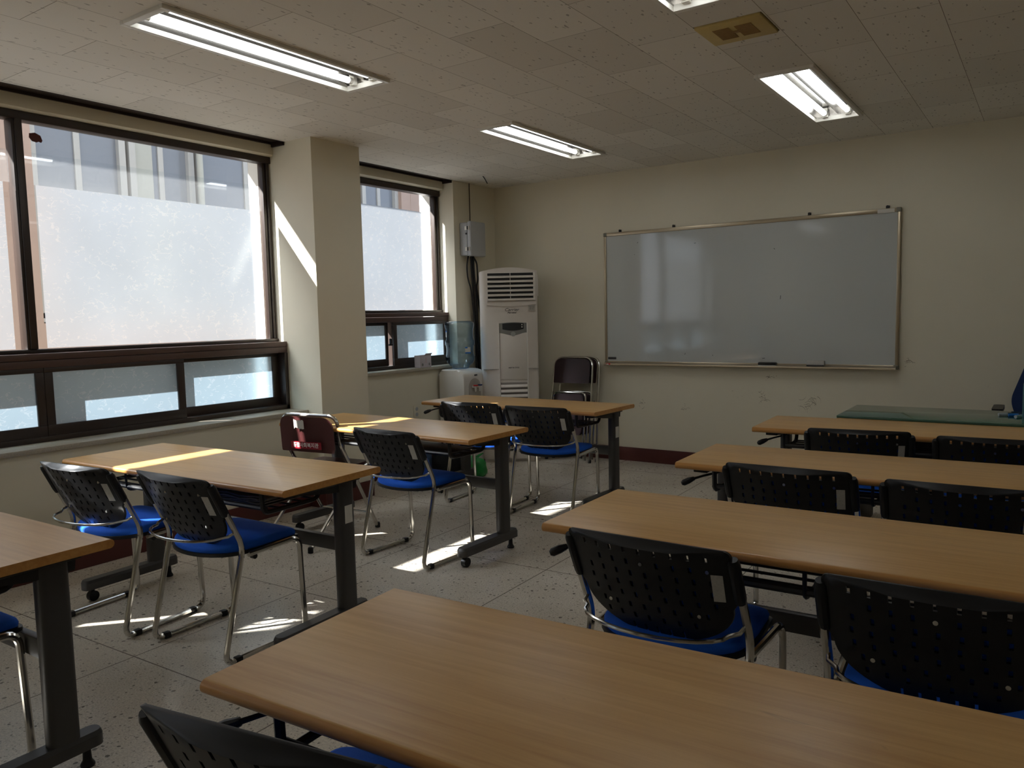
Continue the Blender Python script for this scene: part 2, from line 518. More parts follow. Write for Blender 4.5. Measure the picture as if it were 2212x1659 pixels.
FIX = [(1.335, -4.458, 1.27), (1.335, -2.065, 1.27), (3.175, -2.045, 1.27), (3.18, -4.415, 1.27)]     # x0, y0, length of the ceiling lamps
FW = .305
VENT = (3.179, 3.477, -2.91, -2.636)
def ceiling_mesh():
    xs = sorted({.103, .357, XR} | {v for f in FIX for v in (f[0], f[0] + FW)} | {VENT[0], VENT[1]})
    ys = sorted({YF, 0.0} | {v for f in FIX for v in (f[1], f[1] + f[2])} | {VENT[2], VENT[3]})
    bm = B()
    for i in range(len(xs) - 1):
        for j in range(len(ys) - 1):
            cx, cy = (xs[i] + xs[i + 1]) / 2, (ys[j] + ys[j + 1]) / 2
            if any(f[0] < cx < f[0] + FW and f[1] < cy < f[1] + f[2] for f in FIX): continue
            if VENT[0] < cx < VENT[1] and VENT[2] < cy < VENT[3]: continue
            quad(bm, (xs[i], ys[j], H), (xs[i + 1], ys[j], H), (xs[i + 1], ys[j + 1], H), (xs[i], ys[j + 1], H))
    quad(bm, (0.0, -2.155, H), (.103, -2.155, H), (.103, 0, H), (0.0, 0, H))          # runs on to the corner wall
    bmesh.ops.remove_doubles(bm, verts=bm.verts, dist=1e-5)
    return bm
struct(obj('ceiling', ceiling_mesh(), MT['ceiling'], smooth=0))
bm = B(); box(bm, -.4, XR + .2, YF - .2, .2, 2.80, 2.92); struct(obj('trim_1', bm, MT['dark'], smooth=0))            # slab above the hung ceiling

PX, PY0, PY1 = .357, -2.605, -2.155
QY0, QY1 = -6.86, -6.42
XO = -.30
bm = B()
for (x0, x1, y0, y1, z0, z1) in (
        (XO, .20, QY1, PY0, 0, .665), (XO, PX, PY0, PY1, 0, 2.8), (XO, PX, QY0, QY1, 0, 2.8), (XO, .20, YF, QY0, 0, .665),
        (-.16, -.035, QY1, PY0, 2.484, 2.8), (XO, -.16, QY1, PY0, 2.55, 2.8), (-.16, -.035, YF, QY0, 2.484, 2.8), (XO, -.16, YF, QY0, 2.55, 2.8),
        (XO - .08, .0, PY1, -.637, 0, .86), (XO - .08, 0.0, -.637, 0, 0, 2.8), (-.25, -.113, PY1, -.637, 2.487, 2.8), (XO - .08, -.25, PY1, -.637, 2.55, 2.8)):
    box(bm, x0, x1, y0, y1, z0, z1)
struct(obj('wall_left', bm, MT['wall'], smooth=0))
bm = B(); box(bm, XO - .08, XR, 0, .15, 0, 2.8); struct(obj('wall_back', bm, MT['wall_b'], smooth=0))
bm = B(); box(bm, XR, XR + .15, YF, .15, 0, 2.8); struct(obj('wall_right', bm, MT['wall'], smooth=0))
bm = B(); box(bm, XO, XR, YF - .15, YF, 0, 2.8); struct(obj('wall_front', bm, MT['wall'], smooth=0))
bm = B(); box(bm, 0.012, XR, -.012, 0, 0, .122, .003); struct(obj('baseboard_back', bm, MT['base']))
bm = B()
box(bm, .20, .213, QY1, PY0 - .012, 0, .122, .003); box(bm, .20, PX + .013, PY0 - .013, PY0, 0, .122, .003)
box(bm, PX, PX + .013, PY0, PY1, 0, .122, .003); box(bm, 0, PX + .013, PY1, PY1 + .013, 0, .122, .003); box(bm, 0, .012, PY1 + .013, 0, 0, .122, .003)
box(bm, .20, .213, YF, QY0, 0, .122, .003)
struct(obj('baseboard_left', bm, MT['base']))
# rounded plaster lips under the lintels, dark curtain slots, stone sills
bm = B()
for (x0, x1, y0, y1, z) in ((-.06, -.035, QY1, PY0, 2.484), (-.06, -.035, YF, QY0, 2.484)):
    prism(bm, [(-.036, z + .02), (-.036, z), (-.05, z - .010), (-.075, z - .012), (-.17, z - .014), (-.17, z + .02)], lambda a, b, t: Vector((a, t, b)), y0, y1)
z = 2.487
prism(bm, [(-.114, z + .02), (-.114, z), (-.13, z - .010), (-.15, z - .012), (-.26, z - .014), (-.26, z + .02)], lambda a, b, t: Vector((a, t, b)), PY1, -.637)
struct(obj('trim_2', bm, MT['wall']))
bm = B()
for (x0, x1, y0, y1) in ((-.034, .103, QY1, PY0), (-.034, .103, YF, QY0), (-.112, 0.0, PY1, -.637)):
    box(bm, x0, x1, y0, y1, H + .012, H + .03)
    box(bm, x1 - .012, x1, y0, y1, H - .001, H + .03)
    box(bm, x0, x0 + .012, y0, y1, H - .004, H + .03)
box(bm, -.03, .09, PY0 - .018, PY0 - .001, H - .022, H + .02); box(bm, -.108, -.01, -.655, -.638, H - .022, H + .02)
struct(obj('trim_3', bm, MT['frame'], smooth=0))
bm = B(); box(bm, -.08, .218, QY1 + .002, PY0 - .002, .665, .692, .004); box(bm, -.08, .218, YF, QY0 - .002, .665, .692, .004)
box(bm, -.18, .035, PY1 + .002, -.639, .862, .888, .004)
struct(obj('trim_4', bm, MT['sill']))

def make_window(n, xg, xt, yl, yr, ztop, ztr, zs, mull, panes, film_top, mid_top, sashes):
    root = empty('window_%d' % n, (xt, (yl + yr) / 2, zs)); struct(root)
    off = Vector(root.location)
    def ob(name, bm, mat, par=None, **k):
        if par is None:
            bmesh.ops.translate(bm, verts=bm.verts, vec=-off); return obj(name, bm, mat, root, **k)
        bmesh.ops.translate(bm, verts=bm.verts, vec=-off); return obj(name, bm, mat, par, **k)
    xa, xb = xg - .035, xg + .045
    zg0, zg1 = ztr + .022, ztop - .046
    bm = B()
    box(bm, xa, xb, yl, yr, zg1, ztop, .004); box(bm, xa, xb, yl, yr, ztr, zg0, .004)
    box(bm, xa, xg + .018, yr - .055, yr, ztr, ztop, .004); box(bm, xa, xb, yl, yl + .055, ztr, ztop, .004)
    box(bm, xg + .018, xg + .030, yr - .030, yr - .008, ztr, ztop - .01, .004)
    ob('upper_frame', bm, MT['frame'])
    for m_ in mull:
        bm = B(); box(bm, xa, xb, m_ - .026, m_ + .026, zg0, zg1, .004); box(bm, xb, xb + .01, m_ - .012, m_ + .026, zg0, zg1, .003); ob('mullion', bm, MT['frame'])
    bm = B(); box(bm, xg - .06, xt, yl, yr, ztr - .035, ztr, .004); box(bm, xg - .06, xt - .004, yl, yr, ztr - .078, ztr - .037, .003)
    ob('transom_rail', bm, MT['transom'])
    for (a, b) in panes:
        bm = B(); box(bm, xg - .003, xg, a, b, zg0, zg1); ob('glass_pane', bm, MT['glass'], smooth=0)
        bm = B(); quad(bm, (xg + .0012, a + .07, zg0 + .004), (xg + .0012, b - .042, zg0 + .004), (xg + .0012, b - .042, film_top), (xg + .0012, a + .07, film_top)); ob('frosted_film', bm, MT['film'], smooth=0)
        if mid_top > film_top:
            bm = B(); quad(bm, (xg + .0012, a + .06, film_top), (xg + .0012, b - .008, film_top), (xg + .0012, b - .008, mid_top), (xg + .0012, a + .06, mid_top)); ob('sheer_film', bm, MT['semi'], smooth=0)
    # lower row: outer frame and sashes
    z1 = ztr - .078
    bm = B()
    box(bm, xg - .05, xt, yl, yr, zs, zs + .03, .003)
    box(bm, xg - .05, xt, yr - .03, yr, zs, z1, .003); box(bm, xg - .05, xt, yl, yl + .03, zs, z1, .003)
    ob('lower_frame', bm, MT['frame'])
    for (a, b, xs_, fa, fb) in sashes:
        bm = B()
        za, zb = zs + .088, z1 - .026
        box(bm, xs_ - .024, xs_, a - fa, b + fb, zs + .028, za, .003); box(bm, xs_ - .024, xs_, a - fa, b + fb, zb, z1, .003)
        box(bm, xs_ - .024, xs_, a - fa, a, za, zb, .003); box(bm, xs_ - .024, xs_, b, b + fb, za, zb, .003)
        s = ob('sliding_sash', bm, MT['frame'])
        bm = B(); quad(bm, (xs_ - .012, a - .004, za - .004), (xs_ - .012, b + .004, za - .004), (xs_ - .012, b + .004, zb + .004), (xs_ - .012, a - .004, zb + .004)); ob('frosted_pane', bm, MT['sash_glass'], s, smooth=0)
        bm = B(); box(bm, xg - .05, xs_ - .026, a - .02, a - .004, zs + .03, z1); ob('rear_stile', bm, MT['frame'], s, smooth=0)
    return root, ob

w1, ob1 = make_window(1, -.11, .022, QY1, PY0, 2.472, 1.173, .692, [-4.262, -5.90], [(-4.236, -2.66), (-5.874, -4.288), (-6.365, -5.926)], 2.094, 2.268,
    [(-3.412, -2.690, -.045, .03, .055), (-4.206, -3.466, .016, .045, .05), (-5.04, -4.297, .016, .05, .045), (-5.84, -5.13, -.045, .04, .05), (-6.37, -5.93, .016, .05, .05)])
bm = B()
prism(bm, [(-.034, .018), (-.004, .026), (.024, .014), (.033, -.012), (.026, -.024), (.012, -.020), (.002, -.026), (-.022, -.022), (-.036, -.004)], lambda a, b, t: Vector((t, -4.146 + a, 2.352 + b)), -.108, -.1065)
ob1('torn_sticker', bm, plain('torn_red_brown_paper', lin(84, 30, 24), .6))
w2, ob2 = make_window(2, -.20, -.09, PY1, -.637, 2.470, 1.365, .888, [], [(-2.10, -.692)], 2.268, 2.268,
    [(-1.335, -.708, -.096, .045, .05), (-2.08, -1.420, -.150, .04, .03)])
bm = B(); box(bm, -.096, -.078, -1.437, -1.420, 1.105, 1.150, .004); box(bm, -.096, -.082, -1.45, -1.405, 1.09, 1.105, .003)
ob2('window_latch', bm, MT['black'])
make_window(3, -.11, .022, YF, QY0, 2.472, 1.173, .692, [], [(YF + .055, -6.915)], 2.094, 2.268,
    [(-7.70, -6.95, -.045, .03, .055), (-8.5, -7.78, .016, .045, .05)])
# outer masonry of the openings: heads, white tiled jambs
bm = B()
for (y0, y1, x0, x1, zh, zs) in ((QY1, PY0, -.305, -.12, 2.50, .66), (YF, QY0, -.305, -.12, 2.50, .66), (PY1, -.637, -.395, -.21, 2.50, .85)):
    box(bm, x0, x1 - .04, y0, y1, zh, zh + .06)
    box(bm, x0, x1 - .03, y1 - .012, y1, zs, zh); box(bm, x0, x1 - .03, y0, y0 + .012, zs, zh)
box(bm, -.80, -.30, YF, .2, 3.045, 3.2); box(bm, -.82, -.78, -3.25, .2, 2.985, 3.2); box(bm, -.38, -.30, YF, .2, 2.8, 3.2)  # unseen eave; lower lip added to trim sun through the far window
struct(obj('trim_5', bm, MT['ext_white'], smooth=0))

# the alley and the house across it
bm = B(); quad(bm, (-9, -16, -.25), (-.31, -16, -.25), (-.31, 8, -.25), (-9, 8, -.25)); struct(obj('ground', bm, MT['concrete'], smooth=0))
bld = empty('building', (-3.5, 0, -.25)); tag(bld, 'pinkish tiled house across the alley seen through the clear upper glass', 'building')
def bob(name, bm, mat, par=bld):
    bmesh.ops.translate(bm, verts=bm.verts, vec=-Vector(bld.location)); return obj(name, bm, mat, par, smooth=0)
bm = B()
box(bm, -5.2, -3.5, -9, -2.62, -.25, 4.0); box(bm, -5.2, -3.5, 2.52, 6, -.25, 4.0); box(bm, -5.2, -3.7, -2.62, 2.52, -.25, 4.0); box(bm, -5.2, -3.5, -2.62, 2.52, -.25, 1.35); box(bm, -5.2, -3.5, -2.62, 2.52, 3.75, 4.0)
k = 0
while 2.72 + k * .22 < 5.9:
    box(bm, -3.502, -3.497, 2.72 + k * .22, 2.727 + k * .22, -.2, 4.0); k += 1
for k in range(9): box(bm, -3.502, -3.497, 2.6, 5.9, .3 + k * .42, .308 + k * .42)
bob('wall', bm, MT['tile_ext'])
for (y0, y1, bl) in ((-2.62, -1.66, None), (-1.62, -.86, (-1.58, -1.34)), (-.82, .55, None), (.62, 1.74, None), (1.78, 2.52, None)):
    bm = B()
    for b in ((y0, y0 + .07), (y1 - .07, y1)): box(bm, -3.66, -3.56, b[0], b[1], 1.4, 3.7)
    box(bm, -3.66, -3.56, y0, y1, 1.36, 1.45); box(bm, -3.66, -3.56, y0, y1, 3.66, 3.75); box(bm, -3.65, -3.6, (y0 + y1) / 2 - .03, (y0 + y1) / 2 + .03, 1.4, 3.7)
    f = bob('window', bm, MT['ext_frame'])
    bm = B(); box(bm, -3.64, -3.62, y0 + .06, y1 - .06, 1.44, 3.68); bob('pane', bm, MT['ext_glass'], f)
    if bl:
        bm = B(); box(bm, -3.615, -3.60, bl[0], bl[1], 1.46, 3.66); bob('blind', bm, MT['ext_cream'], f)
bm = B(); cyl(bm, (-3.45, -.86, -.25), (-3.45, -.86, 4.0), .035); bob('drain_pipe', bm, MT['ext_cream'])

# ------------------------------------------------------------------ ceiling lamps and vent
def make_lamp():
    root = empty('ceiling_light', (0, 0, H))
    L = 1.27; hw = FW / 2; hl = L / 2
    bm = B()
    for (x0, x1, y0, y1) in ((-hw, -hw + .022, -hl, hl), (hw - .022, hw, -hl, hl), (-hw + .022, hw - .022, -hl, -hl + .03), (-hw + .022, hw - .022, hl - .03, hl)):
        box(bm, x0, x1, y0, y1, -.016, .012, .002)
    obj('frame', bm, MT['enamel'], root)
    bm = B()
    a = hw - .02; bl = hl - .028
    prof = [(-a, .0), (-a + .02, .055), (-.105, .066), (-.035, .066), (0, .02), (.035, .066), (.105, .066), (a - .02, .055), (a, .0), (a, .08), (-a, .08)]
    prism(bm, prof, lambda p, q, t: Vector((p, t, q)), -bl, bl)
    box(bm, -a, a, -bl - .004, -bl, 0, .08); box(bm, -a, a, bl, bl + .004, 0, .08)
    obj('reflector', bm, MT['reflector'], root, smooth=20)
    for s in (-1, 1):
        bm = B(); cyl(bm, (s * .07, -bl + .05, .022), (s * .07, bl - .05, .022), .0155, 16); t = obj('fluorescent_tube', bm, MT['lamp'], root)
        for e in (-1, 1):
            bm = B(); box(bm, s * .07 - .017, s * .07 + .017, min(e * bl, e * (bl - .03)), max(e * bl, e * (bl - .03)), .0, .06, .004)
            cyl(bm, (s * .07, e * (bl - .03), .022), (s * .07, e * (bl - .052), .022), .0165, 14)
            obj('lamp_holder', bm, MT['enamel'], root)
    return root
LBL = ['long twin tube ceiling light nearest the big window', 'twin tube ceiling light over the front desks by the pillar', 'twin tube ceiling light above the right side of the whiteboard', 'twin tube ceiling light cut off by the top of the picture beside the vent']
lamp0 = make_lamp()
for i, f in enumerate(FIX):
    o = lamp0 if i == 0 else dup(lamp0)
    o.location = (f[0] + FW / 2, f[1] + f[2] / 2, H)
    tag(o, LBL[i], 'ceiling light', 'twin fluorescent ceiling lights')
v = empty('ceiling_vent', ((VENT[0] + VENT[1]) / 2, (VENT[2] + VENT[3]) / 2, H)); tag(v, 'yellowed square plastic air vent set in the ceiling tiles', 'air vent')
a, b = (VENT[1] - VENT[0]) / 2 - .004, (VENT[3] - VENT[2]) / 2 - .004
bm = B(); box(bm, -a, a, -b, b, -.010, .006, .004)
obj('vent_plate', bm, MT['vent'], v)
bm = B()
for sy in range(-9, 10):
    y = sy * .0075
    if abs(y) < .075: box(bm, -.085, -.012, y - .0022, y + .0022, -.0125, -.009); box(bm, .012, .085, y - .0022, y + .0022, -.0125, -.009)
box(bm, -.012, .012, -.012, .012, -.013, -.009)
obj('grille', bm, MT['vent_dark'], v, smooth=0)
bm = B(); tube(bm, fillet([(.32, -.62, H + .01), (.335, -.60, H - .02), (.34, -.57, H - .06)], .03), .004, 6)
tag(obj('wire_stub', bm, MT['cable']), 'short black wire poking down from the ceiling near the corner', 'wire')

# ------------------------------------------------------------------ tables
TZ, TT, TL2, TD2 = .69, .027, .758, .2705
def make_table():
    root = empty('training_table', (0, 0, 0))
    bm = B(); r = TT / 2
    prof = []
    for k in range(9):
        t = -PI / 2 + PI * k / 8; prof.append((TD2 - r + r * math.cos(t), TZ - r + r * math.sin(t)))
    for k in range(9):
        t = PI / 2 + PI * k / 8; prof.append((-TD2 + r + r * math.cos(t), TZ - r + r * math.sin(t)))
    prism(bm, prof, lambda p, q, t: Vector((t, p, q)), -TL2, TL2)
    bm.normal_update()
    for f in bm.faces:
        if f.normal.z < .93: f.material_index = 1
    obj('tabletop', bm, [MT['wood'], MT['edge']], root)
    ly = .125
    for s in (-1, 1):
        x = s * (TL2 - .085)
        bm = B()
        ol = round_poly([(-.026, -.044), (.026, -.044), (.026, .044), (-.026, .044)], .022, 4)
        prism(bm, ol, lambda p, q, t: Vector((x + p, ly + q, t)), .105, TZ - TT - .022)
        obj('leg', bm, MT['grey'], root)
        bm = B()
        ol = round_poly([(-.031, -.262), (.031, -.262), (.031, .235), (-.031, .235)], .030, 5)
        prism(bm, ol, lambda p, q, t: Vector((x + p * (1 if t < .1 else .82), q * (1 if t < .1 else .985), t)), .062, .095)
        prism(bm, ol, lambda p, q, t: Vector((x + p * (1 if t < .1 else .8), q * (1 if t < .1 else .98), t)), .0951, .108)
        ft = obj('foot', bm, MT['grey'], root)
        bm = B(); lathe(bm, [(.011, 0), (.020, .0), (.021, .006), (.013, .02), (.011, .062)], 14, (x, .19, 0)); obj('levelling_glide', bm, MT['black'], ft)
        bm = B(); cyl(bm, (x - .014, -.215, .025), (x + .014, -.215, .025), .025, 18); box(bm, x - .006, x + .006, -.222, -.208, .025, .063)
        cs_ = obj('caster', bm, MT['black'], ft)
        bm = B()
        box(bm, x - .030, x + .030, -.20, .20, TZ - TT - .022, TZ - TT, .003)
        prism(bm, [(-.19, .0), (.19, .0), (.19, -.02), (ly + .06, -.055), (ly - .06, -.055), (-.12, -.03)], lambda p, q, t: Vector((t, p, TZ - TT - .0 + q)), x - .018, x + .018)
        obj('hinge_bracket', bm, MT['blackm'], root)
    bm = B(); box(bm, -TL2 + .11, TL2 - .11, ly - .014, ly + .014, .345, .405, .003); obj('crossbar', bm, MT['grey'], root)
    bm = B()
    z = .585
    for y in (-.205, -.15, -.09, -.03, .03): tube(bm, [(-.60, y, z), (.60, y, z)], .0045, 6)
    tube(bm, [(-.61, -.225, z + .012), (.61, -.225, z + .012)], .010, 8)
    for x in (-.60, -.3, 0, .3, .60):
        tube(bm, fillet([(x, -.235, TZ - TT), (x, -.232, z - .006), (x, .05, z - .006), (x, .08, TZ - TT)], .03, 4), .006 if abs(x) < .5 else .010, 6)
    obj('wire_shelf', bm, MT['blackm'], root)
    bm = B(); tube(bm, [(-.60, -.165, TZ - TT - .018), (-.655, -.225, TZ - TT - .03), (-.70, -.262, TZ - TT - .045)], [.005, .005, .006], 8)
    tube(bm, [(-.682, -.248, TZ - TT - .038), (-.70, -.262, TZ - TT - .046), (-.718, -.276, TZ - TT - .055), (-.724, -.281, TZ - TT - .058)], [.008, .013, .013, .007], 10)
    obj('folding_lever', bm, MT['black'], root)
    return root
table0 = make_table()
TABS = [  # reference corner x, y, turn, which corner (+1 near right, -1 near left), label
    (2.261, -5.645, .023, 1, 'light wood folding table cut off by the left edge of the picture'),
    (2.186, -4.439, .040, 1, 'light wood folding table with a sun stripe and two chairs by the big window'),
    (2.080, -3.178, -.022, 1, 'light wood folding table by the pillar with a maroon folding chair pushed up to it'),
    (2.122, -1.919, -.043, 1, 'light wood folding table at the front in line with the water dispenser and air conditioner'),
    (3.295, -5.521, .055, -1, 'light wood folding table filling the near foreground at the bottom of the picture'),
    (3.259, -4.339, .020, -1, 'light wood folding table second back from the camera in the right row'),
    (3.228, -3.246, .023, -1, 'light wood folding table third back from the camera in the right row'),
    (3.198, -2.126, .029, -1, 'light wood folding table just in front of the green topped desk'),
]
TOBJ = []
for i, (cx, cy, a, s, lb) in enumerate(TABS):
    o = table0 if i == 0 else dup(table0)
    off = Vector((-s * TL2, TD2))
    o.location = (cx + off.x * math.cos(a) - off.y * math.sin(a), cy + off.x * math.sin(a) + off.y * math.cos(a), 0)
    o.rotation_euler = (0, 0, a)
    tag(o, lb, 'table', 'rows of folding training tables')
    TOBJ.append(o)
def on_table(i, name, bm, mat): return obj(name, bm, mat, TOBJ[i])
for i in (1, 3):                                            # white stock labels on the outer side of two right-hand legs
    leg = [c for c in TOBJ[i].children if c.name.startswith('leg')][-1]
    bm = B(); box(bm, TL2 - .0585, TL2 - .0575, .105, .148, .47, .545); st = obj('stock_label', bm, MT['paper'], leg, smooth=0)

def local_thing(i, name, bm, mat, label, cat):
    """a loose thing lying in the shelf of table i, placed in world space"""
    o = obj(name, bm, mat)
    t = TOBJ[i]
    o.location = t.location; o.rotation_euler = t.rotation_euler
    tag(o, label, cat)
    return o
bm = B(); box(bm, -.30, .56, -.20, .03, .590, .598, .002); local_thing(2, 'shelf_board', bm, MT['grey'], 'dark grey board lying in the wire shelf of the table by the pillar', 'board')
bm = B()
random.seed(11)
for k in range(5):
    n = 14; z0 = .591 + k * .007
    x0, x1 = .02 + random.uniform(-.02, .03), .55 + random.uniform(-.03, .03)
    top = [(x0 + (x1 - x0) * j / n, z0 + .006 + .004 * math.sin(j * 1.3 + k)) for j in range(n + 1)]
    bot = [(x0 + (x1 - x0) * j / n, z0 + .001 + .003 * math.sin(j * 1.3 + k)) for j in range(n, -1, -1)]
    prism(bm, top + bot, lambda p, q, t: Vector((p, t, q)), -.195 + random.uniform(-.01, .02), .02)
local_thing(1, 'newspaper_stack', bm, plain('newsprint', lin(128, 126, 122), .8, var=.3, scale=40), 'crumpled dark newspapers stuffed in the shelf of the sun striped table', 'newspapers')

# ------------------------------------------------------------------ stacking chairs
def back_y(x, z):
    y = .011 - .47 * (z - .656) - .050 * (1 - (x / .235) ** 2)
    if z < .54: y += 1.2 * (.54 - z) ** 2
    return y
def half_w(z):
    if z > .585: return .229
    if z > .56: return .229 - .016 * (.585 - z) / .025
    return .213 * math.sqrt(max(0, 1 - ((.56 - z) / .127) ** 2))
def backrest_mesh():
    TOP, BOT = .735, .433
    ol = []
    for k in range(7):
        t = PI / 2 * k / 6; ol.append((.229 - .018 + .018 * math.sin(t), TOP - .018 + .018 * math.cos(t)))
    zs = [.70, .65, .60, .585, .56]
    ol += [(half_w(z), z) for z in zs]
    for k in range(1, 14): 
        t = PI / 2 * k / 14; ol.append((.213 * math.cos(t), .56 - .127 * math.sin(t)))
    ol.append((0, BOT))
    ol = ol + [(-x, z) for (x, z) in ol[::-1][1:]]
    slots = []
    rows = [(.708, 9, 0), (.672, 9, 0), (.637, 9, .004), (.602, 9, 0), (.567, 9, .004), (.532, 8, 0), (.497, 8, .006)]
    for (z, n, sh) in rows:
        for c in range(n):
            x = (c - (n - 1) / 2) * .0425 + sh
            if abs(x) + .02 < half_w(z - .01): slots.append((x, z, .0042, .0085))
    for c in range(5): slots.append(((c - 2) * .036, .458, .0035, .012))
    slots = [s for s in slots if not (abs(s[1] - .672) < .001 and abs(abs(s[0]) - .17) < .001) and not (abs(s[1] - .672) < .001 and abs(s[0]) < .001)]
    verts = [Vector(p) for p in ol]; edges = [(i, (i + 1) % len(ol)) for i in range(len(ol))]
    for (x, z, a, b) in slots:
        i = len(verts)
        verts += [Vector((x - a, z - b)), Vector((x + a, z - b)), Vector((x + a, z + b)), Vector((x - a, z + b))]
        edges += [(i, i + 1), (i + 1, i + 2), (i + 2, i + 3), (i + 3, i)]
    for i in range(-10, 11):
        for j in range(9):
            x, z = i * .02125 + .0106, .45 + j * .035
            if abs(x) < half_w(z) - .012 and z < TOP - .01 and not any(abs(x - s[0]) < s[2] + .003 and abs(z - s[1]) < s[3] + .003 for s in slots): verts.append(Vector((x, z)))
    vv, ee, ff, _, _, _ = delaunay_2d_cdt(verts, edges, [], 0, 1e-6)
    def inside(p):
        c = False; n = len(ol)
        for i in range(n):
            (x1, y1), (x2, y2) = ol[i], ol[(i + 1) % n]
            if (y1 > p[1]) != (y2 > p[1]) and p[0] < (x2 - x1) * (p[1] - y1) / (y2 - y1) + x1: c = not c
        return c
    bm = B()
    T = .005
    f_v = [bm.verts.new((p.x, back_y(p.x, p.y) - T, p.y)) for p in vv]
    b_v = [bm.verts.new((p.x, back_y(p.x, p.y) + T, p.y)) for p in vv]
    count = {}
    for t in ff:
        c = (vv[t[0]] + vv[t[1]] + vv[t[2]]) / 3
        if not inside(c) or any(abs(c.x - s[0]) < s[2] and abs(c.y - s[1]) < s[3] for s in slots): continue
        bm.faces.new([f_v[i] for i in t]); bm.faces.new([b_v[i] for i in t[::-1]])
        for a, b in ((t[0], t[1]), (t[1], t[2]), (t[2], t[0])):
            count.setdefault(frozenset((a, b)), []).append((a, b))
    for e in count.values():
        if len(e) == 1:
            a, b = e[0]; bm.faces.new((f_v[b], f_v[a], b_v[a], b_v[b]))
    bmesh.ops.delete(bm, geom=[v for v in bm.verts if not v.link_faces], context='VERTS')
    return bm

def make_chair():
    root = empty('stacking_chair')
    for s in (-1, 1):
        x = s * .235
        bm = B()
        pts = fillet([(x, -.0097, .70), (x, .109, .450), (x, .0, .0125), (x, .402, .0125), (x, .388, .418), (x * .96, .14, .408)], .045, 6)
        tube(bm, pts, .0115, 10)
        fr = obj('sled_leg', bm, MT['chrome'], root)
        for (ya, yb) in ((.045, .075), (.325, .355)):
            bm = B(); box(bm, x - .014, x + .014, ya, yb, 0.0, .026, .005); obj('glide_clip', bm, MT['black'], fr)
        bm = B(); cyl(bm, (x * .97, .17, .392), (x * .88, .17, .392), .011, 10); obj('seat_bolt', bm, MT['black'], fr)
        bm = B()
        tube(bm, [(x * .985, .011 - .47 * (z - .656) - .002, z) for z in (.585, .60, .65, .70, .712)], [.014, .0165, .0165, .0165, .012], 10)
        obj('back_sleeve', bm, MT['black'], root)
    bm = B()
    pts = [(.232, .082, .510), (.226, .050, .500), (.205, .030, .496)] + [(.205 * math.cos(PI * k / 12), .030 - .095 * math.sin(PI * k / 12), .496 - .006 * math.sin(PI * k / 12)) for k in range(1, 12)] + [(-.205, .030, .496), (-.226, .050, .500), (-.232, .082, .510)]
    tube(bm, pts, .0058, 8); obj('back_stretcher', bm, MT['chrome'], root)
    br = obj('backrest', backrest_mesh(), MT['black'], root, smooth=40)
    bm = B()
    gx, gz = 14, 10
    fr_, bk = [], []
    for j in range(gz + 1):
        z = .462 + (.692 - .462) * j / gz
        w_ = half_w(z) - .026
        for i in range(gx + 1):
            x = w_ * (2 * i / gx - 1)
            e = .012 * (1 - (2 * i / gx - 1) ** 4) * (1 - (2 * j / gz - 1) ** 4)
            bk.append(bm.verts.new((x, back_y(x, z) + .0058, z))); fr_.append(bm.verts.new((x, back_y(x, z) + .009 + e, z)))
    q = gx + 1
    for j in range(gz):
        for i in range(gx):
            a = j * q + i
            bm.faces.new((bk[a], bk[a + 1], bk[a + q + 1], bk[a + q])); bm.faces.new((fr_[a], fr_[a + q], fr_[a + q + 1], fr_[a + 1]))
    rim = [i for i in range(q)] + [j * q + gx for j in range(1, gz + 1)] + [gz * q + i for i in range(gx - 1, -1, -1)] + [j * q for j in range(gz - 1, 0, -1)]
    for a, b in zip(rim, rim[1:] + rim[:1]): bm.faces.new((bk[a], fr_[a], fr_[b], bk[b]))
    obj('back_cushion', bm, MT['blue'], root, smooth=60)
    for (x, z) in ((0, .672), (.17, .672), (-.128, .532), (.128, .532)):
        bm = B(); y = back_y(x, z); cyl(bm, (x, y + .006, z), (x, y - .0085, z), .0052, 10); obj('screw', bm, MT['chrome'], br)
    bm = B()
    g = []
    for i in range(3):
        for j in range(6):
            x = .172 + .014 * i + .004 * (j / 5); z = .585 + .016 * j
            g.append(bm.verts.new((x, back_y(x, z) - .0062, z)))
    for i in range(2):
        for j in range(5): bm.faces.new((g[i * 6 + j], g[(i + 1) * 6 + j], g[(i + 1) * 6 + j + 1], g[i * 6 + j + 1]))
    lb = obj('label_plate', bm, MT['label'], br)
    def seat_outline(k):
        pts = [(.198 * k, .425 * k + (1 - k) * .2), (.215 * k, .25), (.212 * k, .15)]
        arc = [(.212 * k * math.cos(PI * j / 16), .15 - .125 * k * math.sin(PI * j / 16)) for j in range(1, 16)]
        left = [(-.212 * k, .15), (-.215 * k, .25), (-.198 * k, .425 * k + (1 - k) * .2)]
        return round_poly(pts + arc + left, [.04, .03, .03] + [0] * 15 + [.03, .03, .04], 5)
    bm = B()
    ol = seat_outline(1.02); n = len(ol)
    def drop(y): return -.9 * max(0, y - .33) ** 2 - .06 * max(0, .12 - y)
    prism(bm, ol, lambda p, q, t: Vector((p, q, t + drop(q))), .408, .422)
    obj('seat_pan', bm, MT['black'], root)
    bm = B()
    layers = [(.975, .422), (.985, .434), (.965, .444), (.90, .450), (.60, .4525), (.25, .453)]
    rings = []
    for (k, z) in layers:
        rings.append([bm.verts.new((p * k, .22 + (q - .22) * k, z + drop(.22 + (q - .22) * k))) for (p, q) in seat_outline(1.0)])
    for a, b in zip(rings, rings[1:]):
        for i in range(len(a)): bm.faces.new((a[i], a[(i + 1) % len(a)], b[(i + 1) % len(a)], b[i]))
    bm.faces.new(rings[-1]); bm.faces.new(rings[0][::-1])
    obj('seat_cushion', bm, MT['blue'], root, smooth=60)
